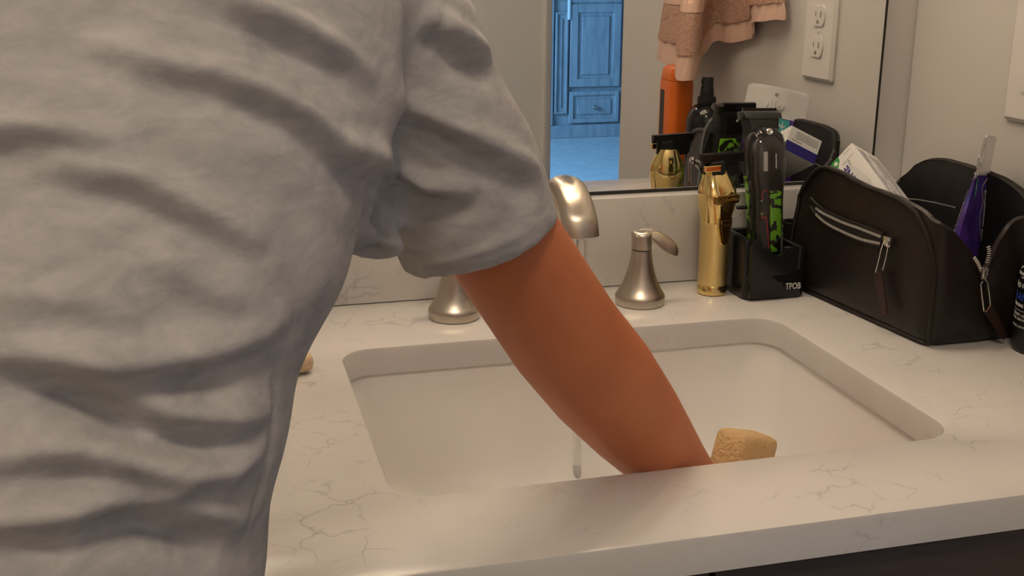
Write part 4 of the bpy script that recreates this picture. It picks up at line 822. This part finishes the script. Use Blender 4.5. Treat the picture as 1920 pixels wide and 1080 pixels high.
# shirt: torso and sleeves in one cloth, then folds
def oval(c, ax, hw, hd, lat, n=28):
    ax = Vector(ax).normalized(); l = Vector(lat); l = (l-ax*l.dot(ax)).normalized(); d = ax.cross(l)
    return [Vector(c) + l*hw*math.cos(q_) + d*hd*math.sin(q_) for q_ in [2*math.pi*k/n for k in range(n)]]
vdir = ray(850, 250).normalized(); cl_l = (dep(1052, 410, 0.70) - dep(752, 522, 0.70)); cl_l = (cl_l - vdir*cl_l.dot(vdir)).normalized(); sl_ax = cl_l.cross(vdir)
def sring(cx, cy, d, hw, hd, tilt=0.0):
    dv = (vdir + sl_ax*tilt).normalized()
    return [dep(cx, cy, d) + cl_l*hw*math.cos(q_) + dv*hd*math.sin(q_) for q_ in [2*math.pi*k/28 for k in range(28)]]
sleeve_r = loft([sring(640, 20, 0.60, 0.050, 0.070), sring(716, 60, 0.625, 0.050, 0.072), sring(778, 180, 0.650, 0.0500, 0.068), sring(838, 293, 0.672, 0.0510, 0.062, 0.05), sring(880, 388, 0.690, 0.0520, 0.057, 0.09), sring(903, 466, 0.705, 0.0530, 0.054, 0.13)])
CUL = Sl.lerp(El, 0.72)
sleeve_l = loft([oval(Sl+Vector((0.11, 0, -0.06)), CUL-Sl, 0.08, 0.08, (1, 0, 0)), oval(Sl+Vector((0.015, 0, -0.01)), CUL-Sl, 0.072, 0.070, (1, 0, 0)), oval(Sl.lerp(CUL, 0.5), CUL-Sl, 0.064, 0.062, (1, 0, 0)), oval(CUL, CUL-Sl, 0.060, 0.056, (1, 0, 0))])
lat_r = sphere_chain([(dep(600, 330, 0.60), 0.038), (dep(662, 398, 0.615), 0.024), (dep(702, 446, 0.63), 0.015)], 16)
V, F = fuse([ell_rings(TOR), sleeve_r, sleeve_l, lat_r], 0.005, 12)
# refine once for the folds
bm = bmesh.new(); me_ = bpy.data.meshes.new('s'); me_.from_pydata([tuple(p) for p in V], [], F); bm.from_mesh(me_)
bvh = BVHTree.FromBMesh(bm)
vis = [f for f in bm.faces if (f.calc_center_median()-CAM).length < 0.95 and f.normal.dot(CAM-f.calc_center_median()) > -0.03]
bmesh.ops.subdivide_edges(bm, edges=list({e_ for f in vis for e_ in f.edges}), cuts=1, use_grid_fill=True)
bm.normal_update(); bm.to_mesh(me_); bm.free()
n_v = len(me_.vertices); co = np.empty(n_v*3); me_.vertices.foreach_get('co', co); co = co.reshape(-1, 3); no = np.empty(n_v*3); me_.vertex_normals.foreach_get('vector', no); no = no.reshape(-1, 3)
F = [tuple(p.vertices) for p in me_.polygons]; bpy.data.meshes.remove(me_)
def on_shirt(x, y):
    hit = bvh.ray_cast(CAM, ray(x, y).normalized()); return hit[0]
disp = np.zeros(n_v)
def fold(px, amp, sig):
    global disp
    P = [on_shirt(*p) for p in [tuple(a + (b-a)*t for a, b in zip(p0, p1)) for p0, p1 in zip(px, px[1:]) for t in (0, 0.25, 0.5, 0.75)] + [px[-1]]]
    P = [np.array(p) for p in P if p is not None]
    if len(P) < 3: return
    best = np.full(n_v, 9.0); par = np.zeros(n_v); L = len(P)-1
    for k in range(L):
        a, b = P[k], P[k+1]; d = b-a; t = np.clip(((co-a)@d)/max(1e-12, d@d), 0, 1); ds = np.linalg.norm(co-(a+t[:, None]*d), axis=1)
        m_ = ds < best; best[m_] = ds[m_]; par[m_] = (k+t[m_])/L
    taper = np.sin(np.pi*np.clip(par, 0, 1))**0.8
    disp += amp*taper*np.exp(-(best/sig)**2)
A = 0.0085; S = 0.0072
ridges = [[(150, 75), (223, 92), (309, 123), (401, 140), (487, 172), (561, 212), (630, 269), (705, 330), (740, 370)], [(-120, 240), (-60, 240), (0, 243), (115, 246), (189, 264), (260, 290)], [(20, 290), (75, 298), (172, 318), (258, 335), (344, 378), (441, 430), (500, 470)], [(380, -40), (447, 6), (544, 46), (630, 90), (720, 150)],
          [(790, 20), (840, 55), (900, 95), (940, 110)], [(740, 190), (800, 208), (850, 232), (894, 258), (985, 309), (1020, 330)], [(640, 250), (720, 305), (800, 345), (900, 360)],
          [(-100, 645), (0, 660), (86, 678), (189, 686), (298, 683), (401, 663), (487, 629), (540, 590)], [(110, 690), (172, 709), (258, 755), (321, 784), (390, 792), (470, 784), (520, 760)], [(-100, 880), (0, 864), (86, 847), (149, 844), (229, 864), (344, 893), (430, 887), (475, 852), (510, 800)], [(-80, 990), (0, 978), (115, 967), (200, 944), (315, 950), (420, 975), (480, 1000)], [(240, 480), (330, 510), (420, 560), (500, 590)], [(-60, 560), (60, 555), (180, 575), (280, 600)]]
for k, r_ in enumerate(ridges):
    a_ = A*(1.3 if 7 <= k <= 10 else 1.0 if k < 7 else 0.45); fold(r_, a_, S*(1.1 if k >= 7 else 0.9)); fold([(x-6, y+38) for x, y in r_], -a_*0.6, S*1.1)
for r_ in ([(0, 700), (115, 738), (229, 782), (344, 815), (430, 830)], [(143, 985), (258, 975), (372, 1015), (424, 1040)]): fold(r_, -0.008, 0.009)
fold([(715, 385), (728, 410), (738, 440)], -0.016, 0.008); fold([(668, 468), (700, 474), (735, 478)], -0.014, 0.007); fold([(690, 440), (722, 458), (760, 470)], 0.006, 0.006)
fold([(538, 606), (515, 749), (493, 921), (458, 1018)], -0.0022, 0.0035)
fold([(832, 0), (812, 60), (800, 110)], -0.002, 0.003)
fold([(770, 508), (850, 485), (950, 448), (1045, 402)], 0.0016, 0.003)
# broad gentle undulation so the cloth is not tight
disp += 0.0022*np.sin(co[:, 0]*38 + co[:, 2]*52 + 1.3)*np.sin(co[:, 2]*41 - co[:, 0]*17)
co2 = co + no*disp[:, None]
hem_cut = None
so = mk('shirt', ([Vector(p) for p in co2], F), shirtm, per, 180)
for o in list(bpy.data.objects):
    if o.type == 'EMPTY': o.empty_display_size = 0.02
